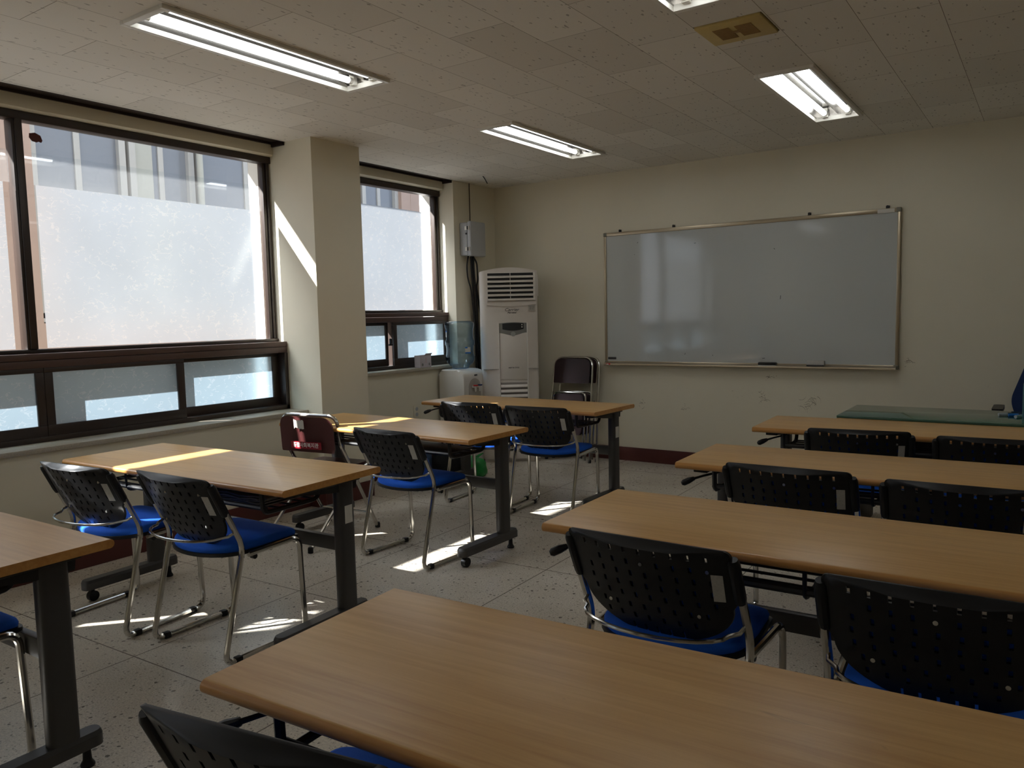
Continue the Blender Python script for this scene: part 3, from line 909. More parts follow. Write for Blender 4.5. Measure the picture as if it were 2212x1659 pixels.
    bm = B(); tube(bm, [(-.226, .25, .402), (-.15, .25, .400), (.15, .25, .400), (.226, .25, .402)], .008, 8); obj('seat_rail', bm, MT['chrome'], root)
    return root
chair0 = make_chair()
CHAIRS = [  # back centre x, y (rear feet), turn, label
    (1.116, -4.640, .10, 'black backed blue chair nearest the big window at the sun striped table'),
    (1.715, -4.562, .02, 'black backed blue chair at the aisle end of the sun striped table'),
    (1.618, -3.287, -.05, 'black backed blue chair to the right of the maroon folding chair'),
    (1.238, -2.060, .09, 'black backed blue chair at the front table on the side nearer the water dispenser'),
    (1.800, -2.090, .05, 'black backed blue chair at the front table on the aisle side'),
    (3.758, -2.265, .12, 'black backed blue chair on the left at the table before the green desk'),
    (4.325, -2.285, .04, 'black backed blue chair on the right at the table before the green desk'),
    (3.714, -3.330, .012, 'black backed blue chair on the left at the third right hand table from the camera'),
    (4.285, -3.372, .02, 'black backed blue chair on the right at the third right hand table from the camera'),
    (3.658, -4.440, -.01, 'black backed chair with blue seat showing, left at the second right hand table'),
    (4.335, -4.480, .02, 'nearest large black chair back, right at the second right hand table'),
    (3.585, -5.600, .17, 'black backed chair at the bottom edge of the picture in front of the nearest table'),
    (1.790, -5.680, .03, 'blue chair tucked under the left cut off table with one chrome leg in view'),
]
for i, (x, y, a, lb) in enumerate(CHAIRS):
    o = chair0 if i == 0 else dup(chair0)
    o.location = (x, y, 0); o.rotation_euler = (0, 0, a)
    tag(o, lb, 'chair', 'black backed blue stacking chairs')

# ------------------------------------------------------------------ maroon folding chair (open)
def fold_back(bm_pad, w, z0, z1, yf, t=.012):
    ol = round_poly([(-w, z0), (w, z0), (w, z1), (-w, z1)], [.012, .012, .075, .075], 7)
    a = [bm_pad.verts.new((p, yf(p, q) - t, q)) for p, q in ol]
    k = .94
    b = [bm_pad.verts.new((p * k, yf(p, q) + t * .9, z0 + .012 + (q - z0) * (z1 - z0 - .024) / (z1 - z0))) for p, q in ol]
    n = len(ol)
    for i in range(n): bm_pad.faces.new((a[i], a[(i + 1) % n], b[(i + 1) % n], b[i]))
    bm_pad.faces.new(a[::-1]); bm_pad.faces.new(b)

fc = empty('folding_chair', (.868, -3.155, 0), .12)
tag(fc, 'maroon folding chair with white Korean lettering on a red label, open beside the pillar', 'folding chair')
ZT = .755
def post_y(z): return .355 * (1 - z / .62) if z < .62 else -.10 * (z - .62)
bm = B()
W = .215
pts = [(-W * .92, .345, .02), (-W, .0, .60), (-W, -.012, ZT), (W, -.012, ZT), (W, .0, .60), (W * .92, .345, .02)]
tube(bm, fillet(pts, .085, 8), .0115, 10); obj('main_frame', bm, MT['chrome'], fc)
bm = B(); fold_back(bm, .205, .535, ZT - .004, lambda p, q: -.018 - .07 * (q - .53) - .022 * (1 - (p / .21) ** 2)); pad = obj('back_pad', bm, MT['maroon'], fc)
def padpt(x, z, e): return Vector((x, -.018 - .07 * (z - .53) - .022 * (1 - (x / .21) ** 2) - .012 - e, z))
def patch(name, x0, x1, z0, z1, e, mat, ragged=0, tilt=0):
    bm = B(); n = 10
    lo = [bm.verts.new(padpt(x0 + (x1 - x0) * i / n, z0 + tilt * i / n + (random.uniform(0, ragged)), e)) for i in range(n + 1)]
    hi = [bm.verts.new(padpt(x0 + (x1 - x0) * i / n, z1 + tilt * i / n - (random.uniform(0, ragged)), e)) for i in range(n + 1)]
    for i in range(n): bm.faces.new((lo[i], lo[i + 1], hi[i + 1], hi[i]))
    return obj(name, bm, mat, pad, smooth=60)
patch('paper_sticker', -.075, .005, .675, .735, .0012, MT['paper'], .010)
patch('name_label', -.115, .12, .556, .600, .0012, MT['red_label'])
nl = [c for c in pad.children if c.name.startswith('name_label')][0]
text_mesh('lettering', '종합사회복지관', .030, MT['white_ink'], pad, lambda x, y: padpt(.003 + x * 1.02, .578 + y * 1.05, .0018), bold=.0006)
bm = B()
ol = round_poly([(-.19, -.06), (.19, -.06), (.19, .30), (-.19, .30)], .05, 6)
prism(bm, ol, lambda p, q, t: Vector((p, q, t + .03 * (q + .06))), .405, .43); obj('seat_pad', bm, MT['maroon'], fc)
bm = B(); tube(bm, fillet([(-.195, -.10, .40), (-.195, .315, .415), (.195, .315, .415), (.195, -.10, .40)], .06, 6), .010, 8); obj('seat_frame', bm, MT['chrome'], fc)
bm = B()
tube(bm, [(-.185, .20, .40), (-.185, -.24, .02)], .0105, 8); tube(bm, [(.185, .20, .40), (.185, -.24, .02)], .0105, 8); tube(bm, [(-.185, -.17, .08), (.185, -.17, .08)], .007, 8)
obj('rear_legs', bm, MT['chrome'], fc)
bm = B(); tube(bm, [(-.2, .29, .11), (.2, .29, .11)], .007, 8); obj('front_stretcher', bm, MT['chrome'], fc)
for (x, y) in ((-W * .92, .352), (W * .92, .352), (-.185, -.25), (.185, -.25)):
    bm = B(); lathe(bm, [(.012, 0), (.016, .002), (.016, .026), (.013, .034)], 12, (x, y, 0)); obj('rubber_foot', bm, MT['black'], fc)

# ------------------------------------------------------------------ two folded chairs leaning on the back wall
def make_folded():
    root = empty('folded_chair')
    bm = B(); W = .205
    tube(bm, fillet([(-W - .02, .012, .012), (-W, 0, .55), (-W + .012, 0, .94), (W - .012, 0, .94), (W, 0, .55), (W + .02, .012, .012)], .09, 8), .011, 10)
    obj('main_frame', bm, MT['chrome'], root)
    bm = B(); fold_back(bm, .185, .705, .928, lambda p, q: -.012 - .008 * (1 - (p / .2) ** 2), .011); obj('back_pad', bm, MT['maroon_dark'], root)
    bm = B(); tube(bm, fillet([(-.165, -.024, .18), (-.165, -.034, .62), (.165, -.034, .62), (.165, -.024, .18)], .05, 6), .010, 8); obj('seat_frame', bm, MT['chrome'], root)
    bm = B(); ol = round_poly([(-.152, .24), (.152, .24), (.152, .605), (-.152, .605)], .04, 5)
    prism(bm, ol, lambda p, q, t: Vector((p, t, q)), -.048, -.022); obj('seat_pad', bm, MT['maroon_dark'], root)
    bm = B(); tube(bm, fillet([(-.175, .016, .02), (-.175, .012, .55), (.175, .012, .55), (.175, .016, .02)], .05, 5), .0095, 8); obj('rear_legs', bm, MT['chrome'], root)
    for x in (-W - .02, W + .02):
        bm = B(); lathe(bm, [(.012, 0), (.015, .002), (.015, .024), (.012, .03)], 10, (x, .012, 0)); obj('rubber_foot', bm, MT['black'], root)
    return root
f0 = make_folded(); f0.location = (.945, -.290, 0); f0.rotation_euler = (-.17, 0, 0)
tag(f0, 'dark brown folded chair in front of another against the back wall', 'folding chair', 'folded chairs leaning by the air conditioner')
f1 = dup(f0); f1.location = (.975, -.215, 0); f1.rotation_euler = (-.17, 0, 0)
tag(f1, 'dark brown folded chair behind another, touching the back wall', 'folding chair', 'folded chairs leaning by the air conditioner')

# ------------------------------------------------------------------ air conditioner
ac = empty('air_conditioner', (.425, -.415, 0), .66); tag(ac, 'tall warm white floor standing air conditioner in the corner', 'air conditioner')
AW, AY0, AY1, AZ = .256, -.170, .170, 1.745
bm = B()
def arch(x): return 1.712 + .033 * (1 - (x / AW) ** 2)
ol = [(-AW, AY1), (-AW, AY0 + .06)] + [(-AW + .06 - .06 * math.cos(PI / 2 * k / 6), AY0 + .06 - .06 * math.sin(PI / 2 * k / 6)) for k in range(1, 7)]
ol += [(AW * (k / 8), AY0 - .012 * (1 - (k / 8) ** 2)) for k in range(-5, 8)]
ol += [(AW - .02 + .02 * math.sin(PI / 2 * k / 4), AY0 + .02 - .02 * math.cos(PI / 2 * k / 4)) for k in range(0, 5)] + [(AW, AY1)]
a = [bm.verts.new((p, q, .03)) for p, q in ol]; b = [bm.verts.new((p, q, arch(p))) for p, q in ol]
for i in range(len(ol)): bm.faces.new((a[i], a[(i + 1) % len(ol)], b[(i + 1) % len(ol)], b[i]))
bm.faces.new(a[::-1]); bm.faces.new(b)
box(bm, -AW + .01, AW - .01, AY0 + .02, AY1 - .01, 0, .03)
obj('casing', bm, MT['ac'], ac, smooth=25)
def fx(u): return -AW + u * 2 * AW
YF_ = AY0 - .013
bm = B(); box(bm, fx(.12), fx(.97), YF_ - .004, AY0 + .004, 1.452, 1.702, .004); obj('outlet_frame', bm, MT['ac'], ac)
bm = B(); box(bm, fx(.135), fx(.945), YF_ - .0055, YF_ - .0035, 1.462, 1.696); rec = obj('outlet_opening', bm, MT['dark'], ac, smooth=0)
for k in range(6):
    bm = B(); z = 1.664 - k * .0400
    prism(bm, [(-.004, .010), (-.020, .004), (-.022, -.009), (-.018, -.012), (-.004, .002)], lambda p, q, t: Vector((t, YF_ + p, z + q)), fx(.135), fx(.945))
    obj('louvre_blade', bm, MT['ac'], ac)
bm = B(); box(bm, fx(.523), fx(.533), YF_ - .014, YF_ - .005, 1.462, 1.696); obj('louvre_rod', bm, MT['ac'], ac, smooth=0)
bm = B(); box(bm, fx(.925), fx(.955), YF_ - .020, YF_ - .004, 1.455, 1.70, .003); obj('louvre_side', bm, MT['enamel'], ac)
bm = B()
ol = [(fx(.12), 1.447), (fx(.97), 1.447)] + [(fx(.97 - .85 * k / 12), 1.418 - .018 * math.sin(PI * k / 12)) for k in range(13)]
prism(bm, ol, lambda p, q, t: Vector((p, t, q)), YF_ - .005, AY0 + .004); obj('curved_trim', bm, MT['ac'], ac)
text_mesh('brand_lettering', 'Carrier', .037, MT['ink'], ac, lambda x, y: Vector((fx(.545) + x * 1.15, YF_ - .0012, 1.372 + y)), shear=.25, bold=.0003)
text_mesh('brand_lettering', 'Rizewind', .019, MT['ink'], ac, lambda x, y: Vector((fx(.545) + x * 1.1, YF_ - .0012, 1.346 + y)), shear=.25, bold=.0007)
bm = B(); quad(bm, (fx(.83), YF_ + .004, 1.355), (fx(.955), YF_ + .004, 1.355), (fx(.955), YF_ + .004, 1.41), (fx(.83), YF_ + .004, 1.41)); bmesh.ops.translate(bm, verts=bm.verts, vec=(0, -.0065, 0)); nt_ = obj('notice_sticker', bm, plain('faint_sticker', lin(176, 170, 160), .5, var=.2, scale=200), ac, smooth=0)
text_mesh('notice_lettering', '사용전 확인\n주의 사항\n필터 청소', .011, MT['ink'], nt_, lambda x, y: Vector((fx(.893) + x, YF_ - .0036, 1.385 + y)))
# recessed centre panel: side ribs, panel, control fascia
for u in (.31, .805):
    bm = B(); box(bm, fx(u) - .004, fx(u) + .004, YF_ - .008, AY0 + .004, .06, 1.258, .002); obj('panel_rib', bm, MT['enamel'] if u > .5 else MT['ac'], ac)
bm = B(); box(bm, fx(.32), fx(.795), YF_ - .003, AY0 + .004, .75, 1.20, .001); obj('front_panel', bm, MT['ac'], ac)
bm = B()
ol = [(fx(.315 + .485 * k / 12), 1.253 + .008 * math.sin(PI * k / 12)) for k in range(13)] + [(fx(.80 - .485 * k / 12), 1.168 - .024 * math.sin(PI * k / 12) ** 2) for k in range(13)]
prism(bm, ol, lambda p, q, t: Vector((p, t, q)), YF_ - .0045, AY0 + .004); cf = obj('control_fascia', bm, MT['ac_grey'], ac)
bm = B()
ol = [(fx(.375 + .37 * k / 12), 1.250 + .006 * math.sin(PI * k / 12)) for k in range(13)] + [(fx(.745 - .37 * k / 12), 1.200 - .014 * math.sin(PI * k / 12)) for k in range(13)]
prism(bm, ol, lambda p, q, t: Vector((p, t, q)), YF_ - .006, YF_ - .003); dp = obj('display_window', bm, MT['dark'], cf)
for z in (1.238, 1.218):
    bm = B(); cyl(bm, (fx(.715), YF_ - .005, z), (fx(.715), YF_ - .0085, z), .0055, 12); obj('button', bm, MT['enamel'], cf)
bm = B(); cyl(bm, (fx(.56), YF_ - .003, 1.157), (fx(.56), YF_ - .0075, 1.157), .021, 20); obj('power_knob', bm, plain('knob_grey', lin(160, 160, 156), .35), cf)
text_mesh('panel_lettering', 'HEAT & COOL', .015, MT['ink'], ac, lambda x, y: Vector((fx(.56) + x, YF_ - .0042, .856 + y)), bold=.0005)
bm = B(); box(bm, -AW + .012, AW - .002, AY0 - .0145, AY0 + .01, .8445, .8462); obj('casing_seam', bm, MT['ac_grey'], ac, smooth=0)
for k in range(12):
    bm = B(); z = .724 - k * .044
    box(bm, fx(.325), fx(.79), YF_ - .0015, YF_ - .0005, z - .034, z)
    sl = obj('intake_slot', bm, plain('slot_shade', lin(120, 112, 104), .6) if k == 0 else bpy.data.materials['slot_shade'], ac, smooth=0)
    bm = B(); prism(bm, [(-.0005, -.018), (-.011, -.036), (-.011, -.044), (-.0005, -.044)], lambda p, q, t: Vector((t, YF_ + p, z + q)), fx(.325), fx(.79)); obj('intake_louvre', bm, MT['ac'], ac)
bm = B(); box(bm, AW, AW + .012, AY0 + .05, AY0 + .075, 1.49, 1.68, .003); obj('side_latch', bm, MT['ac'], ac)

# ------------------------------------------------------------------ water dispenser and bottle
wd = empty('water_dispenser', (.172, -.797, 0)); tag(wd, 'white water dispenser with red and blue taps beside the air conditioner', 'water dispenser')
X0, X1, Y0, Y1, ZD = -.140, .138, -.153, .148, .838
bm = B()
ol = round_poly([(X0, .02), (X1 - .02, .02), (X1 - .012, .58), (X1, .64), (X1, ZD - .02), (X1 - .06, ZD + .018), (X1 - .10, ZD + .012), (X0, ZD)], [.01, .01, .02, .02, .05, .02, .02, .02], 4)
prism(bm, ol, lambda p, q, t: Vector((p, t, q)), Y0, Y1)
es = [e for e in bm.edges if e.is_valid and abs(e.verts[0].co.y - e.verts[1].co.y) < 1e-6]
bmesh.ops.bevel(bm, geom=es, offset=.014, segments=3, profile=.5, affect='EDGES')
obj('cabinet', bm, MT['white'], wd)
bm = B(); box(bm, X0 + .01, X1 - .06, Y0 + .012, Y1 - .012, ZD - .006, ZD + .018, .012, 3); obj('top_tray', bm, MT['white'], wd)
bm = B(); ol = [(.085 * math.cos(PI * k / 12), .70 + .075 * math.sin(PI * k / 12)) for k in range(13)] + [(-.085, .50), (.085, .50)]
prism(bm, ol, lambda p, q, t: Vector((t, p, q)), X1 - .004, X1 + .0025); al = obj('tap_alcove', bm, plain('alcove_grey', lin(170, 164, 154), .5), wd)
for (y, c, nm) in ((-.032, 'red', 'hot_tap'), (.030, 'navy', 'cold_tap')):
    bm = B(); tube(bm, [(X1, y, .70), (X1 + .03, y, .70), (X1 + .034, y, .69), (X1 + .034, y, .66)], [.010, .010, .010, .007], 10); tp = obj(nm, bm, MT['white'], wd)
    bm = B(); box(bm, X1 + .018, X1 + .055, y - .014, y + .014, .708, .720, .004); obj('tap_lever', bm, MT[c], tp)
bm = B(); box(bm, X1 - .001, X1 + .003, .0, .04, .795, .808, .001); obj('indicator', bm, MT['ink'], wd)
bt = empty('water_bottle', (.160, -.800, ZD + .018)); tag(bt, 'translucent blue water bottle upturned on the dispenser', 'water bottle')
bm = B()
prof = [(.03, -.012), (.045, .0), (.075, .006), (.082, .02), (.088, .03), (.118, .055), (.131, .085), (.133, .105), (.126, .125), (.122, .15), (.122, .185), (.124, .205), (.132, .222), (.132, .245), (.124, .262), (.121, .28), (.121, .345), (.126, .362), (.131, .378), (.131, .400), (.122, .418), (.10, .426), (.05, .424), (.01, .42)]
lathe(bm, prof, 40); obj('bottle_body', bm, MT['bottle'], bt, smooth=50)
def bot_label(a0, a1, z0, z1, mat, nm, par=bt, r=.1235):
    bm = B(); n = 10
    lo = [bm.verts.new((r * math.cos(a0 + (a1 - a0) * i / n), r * math.sin(a0 + (a1 - a0) * i / n), z0)) for i in range(n + 1)]
    hi = [bm.verts.new((r * math.cos(a0 + (a1 - a0) * i / n), r * math.sin(a0 + (a1 - a0) * i / n), z1)) for i in range(n + 1)]
    for i in range(n): bm.faces.new((lo[i], lo[i + 1], hi[i + 1], hi[i]))
    return obj(nm, bm, mat, par, smooth=60)
MT['lblue'] = plain('blue_label_print', lin(30, 110, 196), .45)
l1 = bot_label(-PI * .86, -PI * .68, .285, .335, MT['paper'], 'bottle_label'); bot_label(-PI * .86, -PI * .68, .330, .344, MT['lblue'], 'label_band', l1, .1238)
l2 = bot_label(-PI * .17, -PI * .02, .15, .195, MT['paper'], 'bottle_label'); bot_label(-PI * .17, -PI * .02, .140, .152, MT['lblue'], 'label_band', l2, .1255); bot_label(-PI * .17, -PI * .11, .186, .198, MT['lblue'], 'label_band', l2, .1255)

# ------------------------------------------------------------------ electrical box, cables, conduit
eb = empty('electrical_box', (.0, -.45, 2.03)); tag(eb, 'grey plastic electrical box on the corner wall above the air conditioner', 'electrical box')
bm = B(); box(bm, 0, .095, -.115, .105, -.152, .150, .014, 3); obj('box_body', bm, MT['ebox'], eb)
bm = B(); box(bm, .097, .138, -.120, .110, -.158, .156, .012, 3); obj('box_lid', bm, MT['ebox'], eb)
for z in (.095, -.095):
    bm = B(); box(bm, .075, .125, -.129, -.118, z - .018, z + .018, .003); lt = obj('latch', bm, MT['enamel'], eb)
    bm = B(); box(bm, .101, .116, -.132, -.128, z - .016, z + .016, .001); obj('latch_pin', bm, MT['dark'], lt)
bm = B(); cyl(bm, (.085, -.115, .045), (.085, -.122, .045), .008, 10); obj('lock_button', bm, MT['dark'], eb)
bm = B(); cyl(bm, (.006, -.40, 2.18), (.006, -.40, H), .004, 6); tag(obj('wall_wire', bm, plain('brown_wire', lin(70, 56, 34), .6)), 'thin brown wire running from the ceiling down to the electrical box', 'wire')
random.seed(3)
for k, (dx, dy, r) in enumerate(((0, 0, .011), (.012, .016, .009), (-.006, .028, .008), (.018, -.012, .007))):
    bm = B()
    pts = [(.05 + dx, -.455 + dy, 1.88), (.05 + dx, -.45 + dy, 1.70), (.05 + dx * 1.4, -.43 + dy, 1.5), (.055 + dx, -.42 + dy, 1.2), (.06 + dx, -.405 + dy * .8, .9), (.06 + dx, -.40 + dy * .8, .4), (.06 + dx, -.40 + dy * .8, .02)]
    if k == 3: pts = [(.05, -.50, 1.88), (.055, -.535, 1.78), (.055, -.52, 1.66), (.05, -.47, 1.58), (.055, -.44, 1.3), (.06, -.43, .5), (.06, -.43, .02)]
    if k == 2: pts = [(.06, -.44, 1.875), (.075, -.405, 1.82), (.075, -.395, 1.66), (.06, -.40, 1.60), (.07, -.375, 1.4), (.075, -.355, 1.2), (.07, -.36, .9), (.07, -.36, .02)]
    tube(bm, fillet(pts, .12, 5), r, 8)
    tag(obj('power_cable', bm, MT['cable']), ['thickest straight black cable hanging from the electrical box', 'black cable running alongside the thickest one under the electrical box', 'black cable bowing out to the right below the electrical box', 'black cable looping out to the left below the electrical box'][k], 'cable', 'black cables under the electrical box')
so = empty('wall_outlet', (0, -1.235, .51)); tag(so, 'small cream wall socket under the far window', 'wall socket')
bm = B(); box(bm, 0, .008, -.038, .038, -.055, .055, .004); obj('cover_plate', bm, MT['wall'], so)
for z in (-.024, .024):
    bm = B(); cyl(bm, (.006, 0, z), (.0095, 0, z), .017, 16); obj('socket', bm, MT['ebox'], so)

# ------------------------------------------------------------------ whiteboard and what hangs or lies on it
wb = empty('whiteboard', (2.405, 0, .864)); tag(wb, 'large whiteboard with champagne metal frame hung on the back wall', 'whiteboard')
WX, WH = 1.196, 1.164
bm = B(); box(bm, -WX + .012, WX - .012, -.022, -.014, .012, WH - .012); obj('writing_surface', bm, MT['board'], wb, smooth=0)
for (nm, b) in (('frame_rail', (-WX, WX, WH - .030, WH)), ('frame_rail', (-WX, -WX + .022, 0, WH)), ('frame_rail', (WX - .022, WX, 0, WH))):
    bm = B(); box(bm, b[0], b[1], -.032, -.004, b[2], b[3], .004); obj(nm, bm, MT['alu'], wb)
bm = B(); prism(bm, [(-.004, .030), (-.030, .030), (-.034, .024), (-.075, .012), (-.078, .002), (-.075, -.004), (-.004, -.004)], lambda p, q, t: Vector((t, p, q)), -WX + .01, WX - .01); obj('pen_tray', bm, MT['alu'], wb)
for (x, z) in ((-WX, 0), (WX - .03, 0), (-WX, WH - .03), (WX - .03, WH - .03)):
    bm = B(); box(bm, x - .002, x + .032, -.036, -.003, z - .002, z + .032, .006); obj('corner_cap', bm, MT['corner'], wb)
for x in (1.361, 1.862, 2.965, 3.51):
    bm = B(); x -= 2.405; box(bm, x - .012, x + .012, -.014, -.002, WH, WH + .022, .003); cyl(bm, (x, -.012, WH + .016), (x, -.022, WH + .016), .007, 10); obj('hanging_clip', bm, MT['blackm'], wb)
bm = B(); box(bm, -WX + .028, -WX + .108, -.0235, -.022, .045, .066); mk = obj('maker_label', bm, MT['ink'], wb, smooth=0)
bm = B(); box(bm, -WX + .034, -WX + .074, -.079, -.076, .0, .014); rs = obj('red_sticker', bm, MT['red'], wb, smooth=0)
bm = B(); box(bm, -WX + .038, -WX + .06, -.080, -.0785, .001, .009); obj('sticker_print', bm, MT['white_ink'], rs, smooth=0)
bm = B(); box(bm, WX - .155, WX - .042, -.0335, -.032, WH - .032, WH - .004); obj('tape_strip', bm, MT['paper'], wb, smooth=0)
random.seed(8)
bm = B()
for (x, z, l, a) in ((.35, .55, .03, 1.5), (-.87, 1.06, .012, .8), (-.35, 1.02, .014, .1), (.30, .93, .012, 2.3), (-.44, .10, .014, 1.3), (-.20, .09, .010, 1.7), (.22, .07, .02, .1), (-.9, .96, .006, .3)):
    d = Vector((math.cos(a), 0, math.sin(a))) * l / 2; n = Vector((-d.z, 0, d.x)).normalized() * .002; c = Vector((x, -.0224, z))
    bm.faces.new([bm.verts.new(c + q) for q in (-d - n, d - n, d + n, -d + n)])
obj('pen_specks', bm, MT['ink'], wb, smooth=0)
e1 = empty('board_eraser', (2.666, -.057, .871)); tag(e1, 'black whiteboard eraser lying on the pen tray', 'eraser')
bm = B(); box(bm, -.07, .07, -.022, .022, .012, .034, .006); obj('handle', bm, MT['black'], e1)
bm = B(); box(bm, -.068, .068, -.020, .020, .005, .0125); obj('felt_pad', bm, MT['label'], e1)
e2 = empty('board_eraser', (3.032, -.055, .871)); tag(e2, 'grey white whiteboard eraser standing on the pen tray', 'eraser')
bm = B(); box(bm, -.066, .066, -.016, .020, .008, .052, .006); obj('handle', bm, MT['label'], e2)
bm = B(); box(bm, -.064, .064, -.019, -.015, .010, .020); obj('felt_pad', bm, MT['grey'], e2)

# scuffs on the back wall: rubbed marks with shapes of their own
random.seed(21)
for (x, z, s, n) in ((2.67, .785, .035, 10), (3.66, .93, .05, 12), (2.62, .62, .07, 14), (2.98, .60, .10, 20), (2.36, .66, .012, 3), (1.95, .50, .05, 6), (1.55, .52, .06, 8)):
    bm = B()
    for k in range(n):
        a = random.uniform(0, PI); l = random.uniform(.2, .9) * s; c = Vector((x + random.gauss(0, s * .45), -.0008, z + random.gauss(0, s * .3)))
        pts = [c + Vector((math.cos(a + t * .8) * l * (t - .5), 0, math.sin(a + t * .8) * l * (t - .5))) for t in (0, .25, .5, .75, 1)]
        wd_ = random.uniform(.0006, .0016)
        vs = [(bm.verts.new(p + Vector((0, 0, wd_))), bm.verts.new(p - Vector((0, 0, wd_)))) for p in pts]
        for p, q in zip(vs, vs[1:]): bm.faces.new((p[0], q[0], q[1], p[1]))
    if 'scuff' not in MT: MT['scuff'] = plain('scuff_mark', lin(112, 100, 82), .8)
    o = obj('trim_6', bm, MT['scuff'], smooth=0); struct(o)

# ------------------------------------------------------------------ desk, office chair and things at the right edge
dk = empty('teacher_desk', (4.42, -1.237, 0)); tag(dk, 'desk with green glass top at the front right', 'desk')
bm = B(); box(bm, -.92, .90, -.288, .288, .655, .685, .003); obj('desktop', bm, MT['wood'], dk)
bm = B(); box(bm, -.92, .90, -.288, .288, .6855, .700, .003); obj('glass_top', bm, MT['felt'], dk)
for x in (-.84, .82):
    bm = B(); box(bm, x - .03, x + .03, -.27, .27, 0, .655, .004); obj('side_panel', bm, MT['blackm'], dk)
bm = B(); box(bm, -.81, .79, .20, .225, .18, .655, .003); obj('modesty_panel', bm, MT['blackm'], dk)
oc = empty('office_chair', (4.56, -.50, 0), PI); tag(oc, 'navy blue office chair with black armrests behind the green topped desk', 'office chair')
bm = B()
ol = round_poly([(-.20, .52), (.20, .52), (.255, .70), (.165, .97), (-.165, .97), (-.255, .70)], [.05, .05, .05, .05, .05, .05], 5)
prism(bm, ol, lambda p, q, t: Vector((p, t - .10 * (q - .5), q)), -.215, -.165); obj('backrest', bm, MT['navy'], oc)
bm = B(); ol = round_poly([(-.24, -.20), (.24, -.20), (.24, .25), (-.24, .25)], .07, 5)
prism(bm, ol, lambda p, q, t: Vector((p, q, t)), .42, .49); obj('seat', bm, MT['navy'], oc)
for s in (-1, 1):
    bm = B(); tube(bm, fillet([(s * .24, .02, .44), (s * .31, .02, .46), (s * .31, .02, .655)], .04), .014, 8)
    ol = round_poly([(s * .31 - .03, -.12), (s * .31 + .03, -.12), (s * .31 + .03, .16), (s * .31 - .03, .16)], .025, 4)
    prism(bm, ol, lambda p, q, t: Vector((p, q, t)), .652, .675); obj('armrest', bm, MT['black'], oc)
bm = B(); cyl(bm, (0, 0, .08), (0, 0, .42), .03); obj('gas_lift', bm, MT['black'], oc)
bm = B()
for k in range(5):
    a = 2 * PI * k / 5 + .3; tube(bm, [(0, 0, .09), (.27 * math.cos(a), .27 * math.sin(a), .06)], [.025, .016], 8); lathe(bm, [(.010, 0), (.024, .006), (.026, .026), (.018, .048), (.008, .05)], 12, (.27 * math.cos(a), .27 * math.sin(a), 0))
obj('star_base', bm, MT['black'], oc)
bm = B(); box(bm, -.002, .002, -.17, .17, 0, .20, .001)
pn = obj('acrylic_stand', bm, MT['cyan']); pn.location = (4.402, -1.30, .7005); tag(pn, 'upright cyan acrylic sheet on the green topped desk at the picture edge', 'acrylic stand')
for k, (x, y, a, lb, m) in enumerate(((4.315, -1.20, .5, 'silver and black marker lying leftmost on the green topped desk', 'black'), (4.365, -1.215, .3, 'blue marker lying beside the cyan acrylic sheet', 'navy'), (4.385, -1.255, 1.0, 'silver and blue marker lying nearest the cyan acrylic sheet', 'navy'))):
    mk_ = empty('marker_pen', (x, y, .7005), a); tag(mk_, lb, 'marker')
    bm = B(); cyl(bm, (-.035, 0, .009), (.012, 0, .009), .009, 12); obj('barrel', bm, MT['ebox'] if k != 1 else MT['lblue'], mk_)
    bm = B(); cyl(bm, (.012, 0, .009), (.045, 0, .009), .0095, 12); obj('cap', bm, MT[m], mk_)

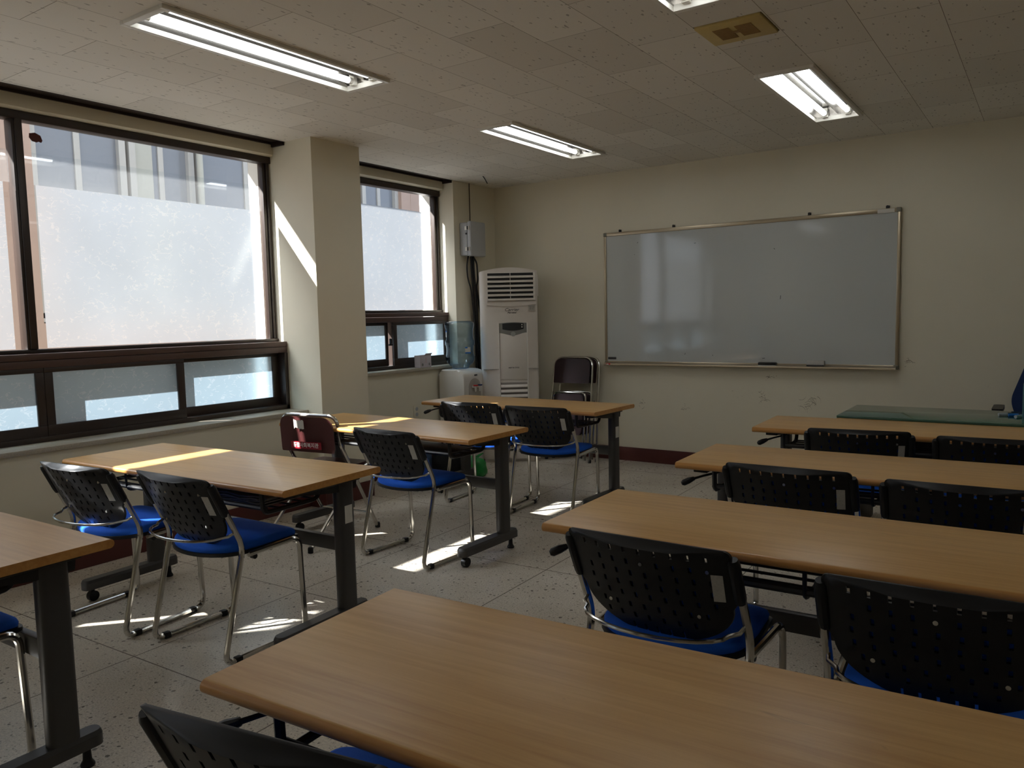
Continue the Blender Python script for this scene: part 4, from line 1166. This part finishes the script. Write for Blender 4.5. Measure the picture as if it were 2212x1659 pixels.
# ------------------------------------------------------------------ small loose things on the far left
ct = empty('paper_carton', (-.008, -1.115, .888), .12); tag(ct, 'small open pale printed carton standing on the far window sill', 'carton')
bm = B()
for (x0, x1, y0, y1) in ((-.030, -.028, -.085, .085), (.028, .030, -.085, .085), (-.03, .03, -.085, -.083), (-.03, .03, .083, .085)): box(bm, x0, x1, y0, y1, 0, .105)
box(bm, -.03, .03, -.085, .085, 0, .002)
obj('carton_body', bm, MT['carton'], ct, smooth=0)
bm = B(); prism(bm, [(.028, .104), (.046, .122), (.047, .120), (.030, .102)], lambda p, q, t: Vector((p, t, q)), -.02, .08); obj('flap', bm, MT['carton'], ct, smooth=0)
bm = B()
for y in (-.05, .055): cyl(bm, (.030, y, .025), (.0308, y, .025), .013, 14)
obj('printed_dots', bm, MT['ac_grey'], ct)
bm = B()
for k in range(4): box(bm, .030, .0308, .0 + k * .0, .006, .040 + k * .012, .047 + k * .012)
obj('printed_letters', bm, plain('pink_print', lin(190, 110, 120), .5), ct, smooth=0)
def blob(name, loc, sx, sy, sz, mat, seed, label, cat, knot=False):
    random.seed(seed)
    bm = B(); bmesh.ops.create_icosphere(bm, subdivisions=3, radius=1)
    ph = [random.uniform(0, 6) for _ in range(6)]
    for v in bm.verts:
        d = v.co.normalized(); k = 1 + .10 * math.sin(5 * d.x + ph[0]) * math.sin(4 * d.z + ph[1]) + .07 * math.sin(9 * d.y + ph[2] + 3 * d.z)
        z = d.z * k
        v.co = Vector((d.x * k * sx, d.y * k * sy, max(z, -.72) * sz + .72 * sz))
    o = empty(name, loc); tag(o, label, cat)
    obj('bag_body', bm, mat, o, smooth=60)
    if knot:
        bm = B()
        for a in (-.6, .5): tube(bm, fillet([(0, 0, sz * 1.60), (sx * .4 * math.cos(a), sy * .3 * math.sin(a), sz * 1.9), (sx * .6, sy * .5 * a, sz * 2.05)], .03), [.010] * 2 + [.008] * 5 + [.004] * 1, 6) if False else tube(bm, [(0, 0, sz * 1.55), (.03 * math.cos(a), .03 * math.sin(a * 3), sz * 1.8), (.05 * math.cos(a), .06 * math.sin(a * 3), sz * 1.95)], [.014, .010, .004], 6)
        obj('bag_handles', bm, mat, o)
    return o
blob('plastic_bag', (.60, -1.20, .0), .105, .10, .095, MT['green'], 5, 'bright green plastic bag on the floor under the front table', 'plastic bag', True)
blob('cloth_bag', (.34, -1.24, .0), .15, .12, .14, MT['bag'], 7, 'black cloth bag on the floor beside the green plastic bag', 'bag', True)
bx = empty('storage_box', (.155, -1.42, 0), .1); tag(bx, 'dusty blue box on the floor under the far window', 'box')
bm = B(); box(bm, -.08, .08, -.11, .11, 0, .22, .006); obj('box_body', bm, MT['bluebox'], bx)
bm = B(); box(bm, -.085, .085, -.115, .115, .19, .235, .006); obj('box_lid', bm, MT['bluebox'], bx)
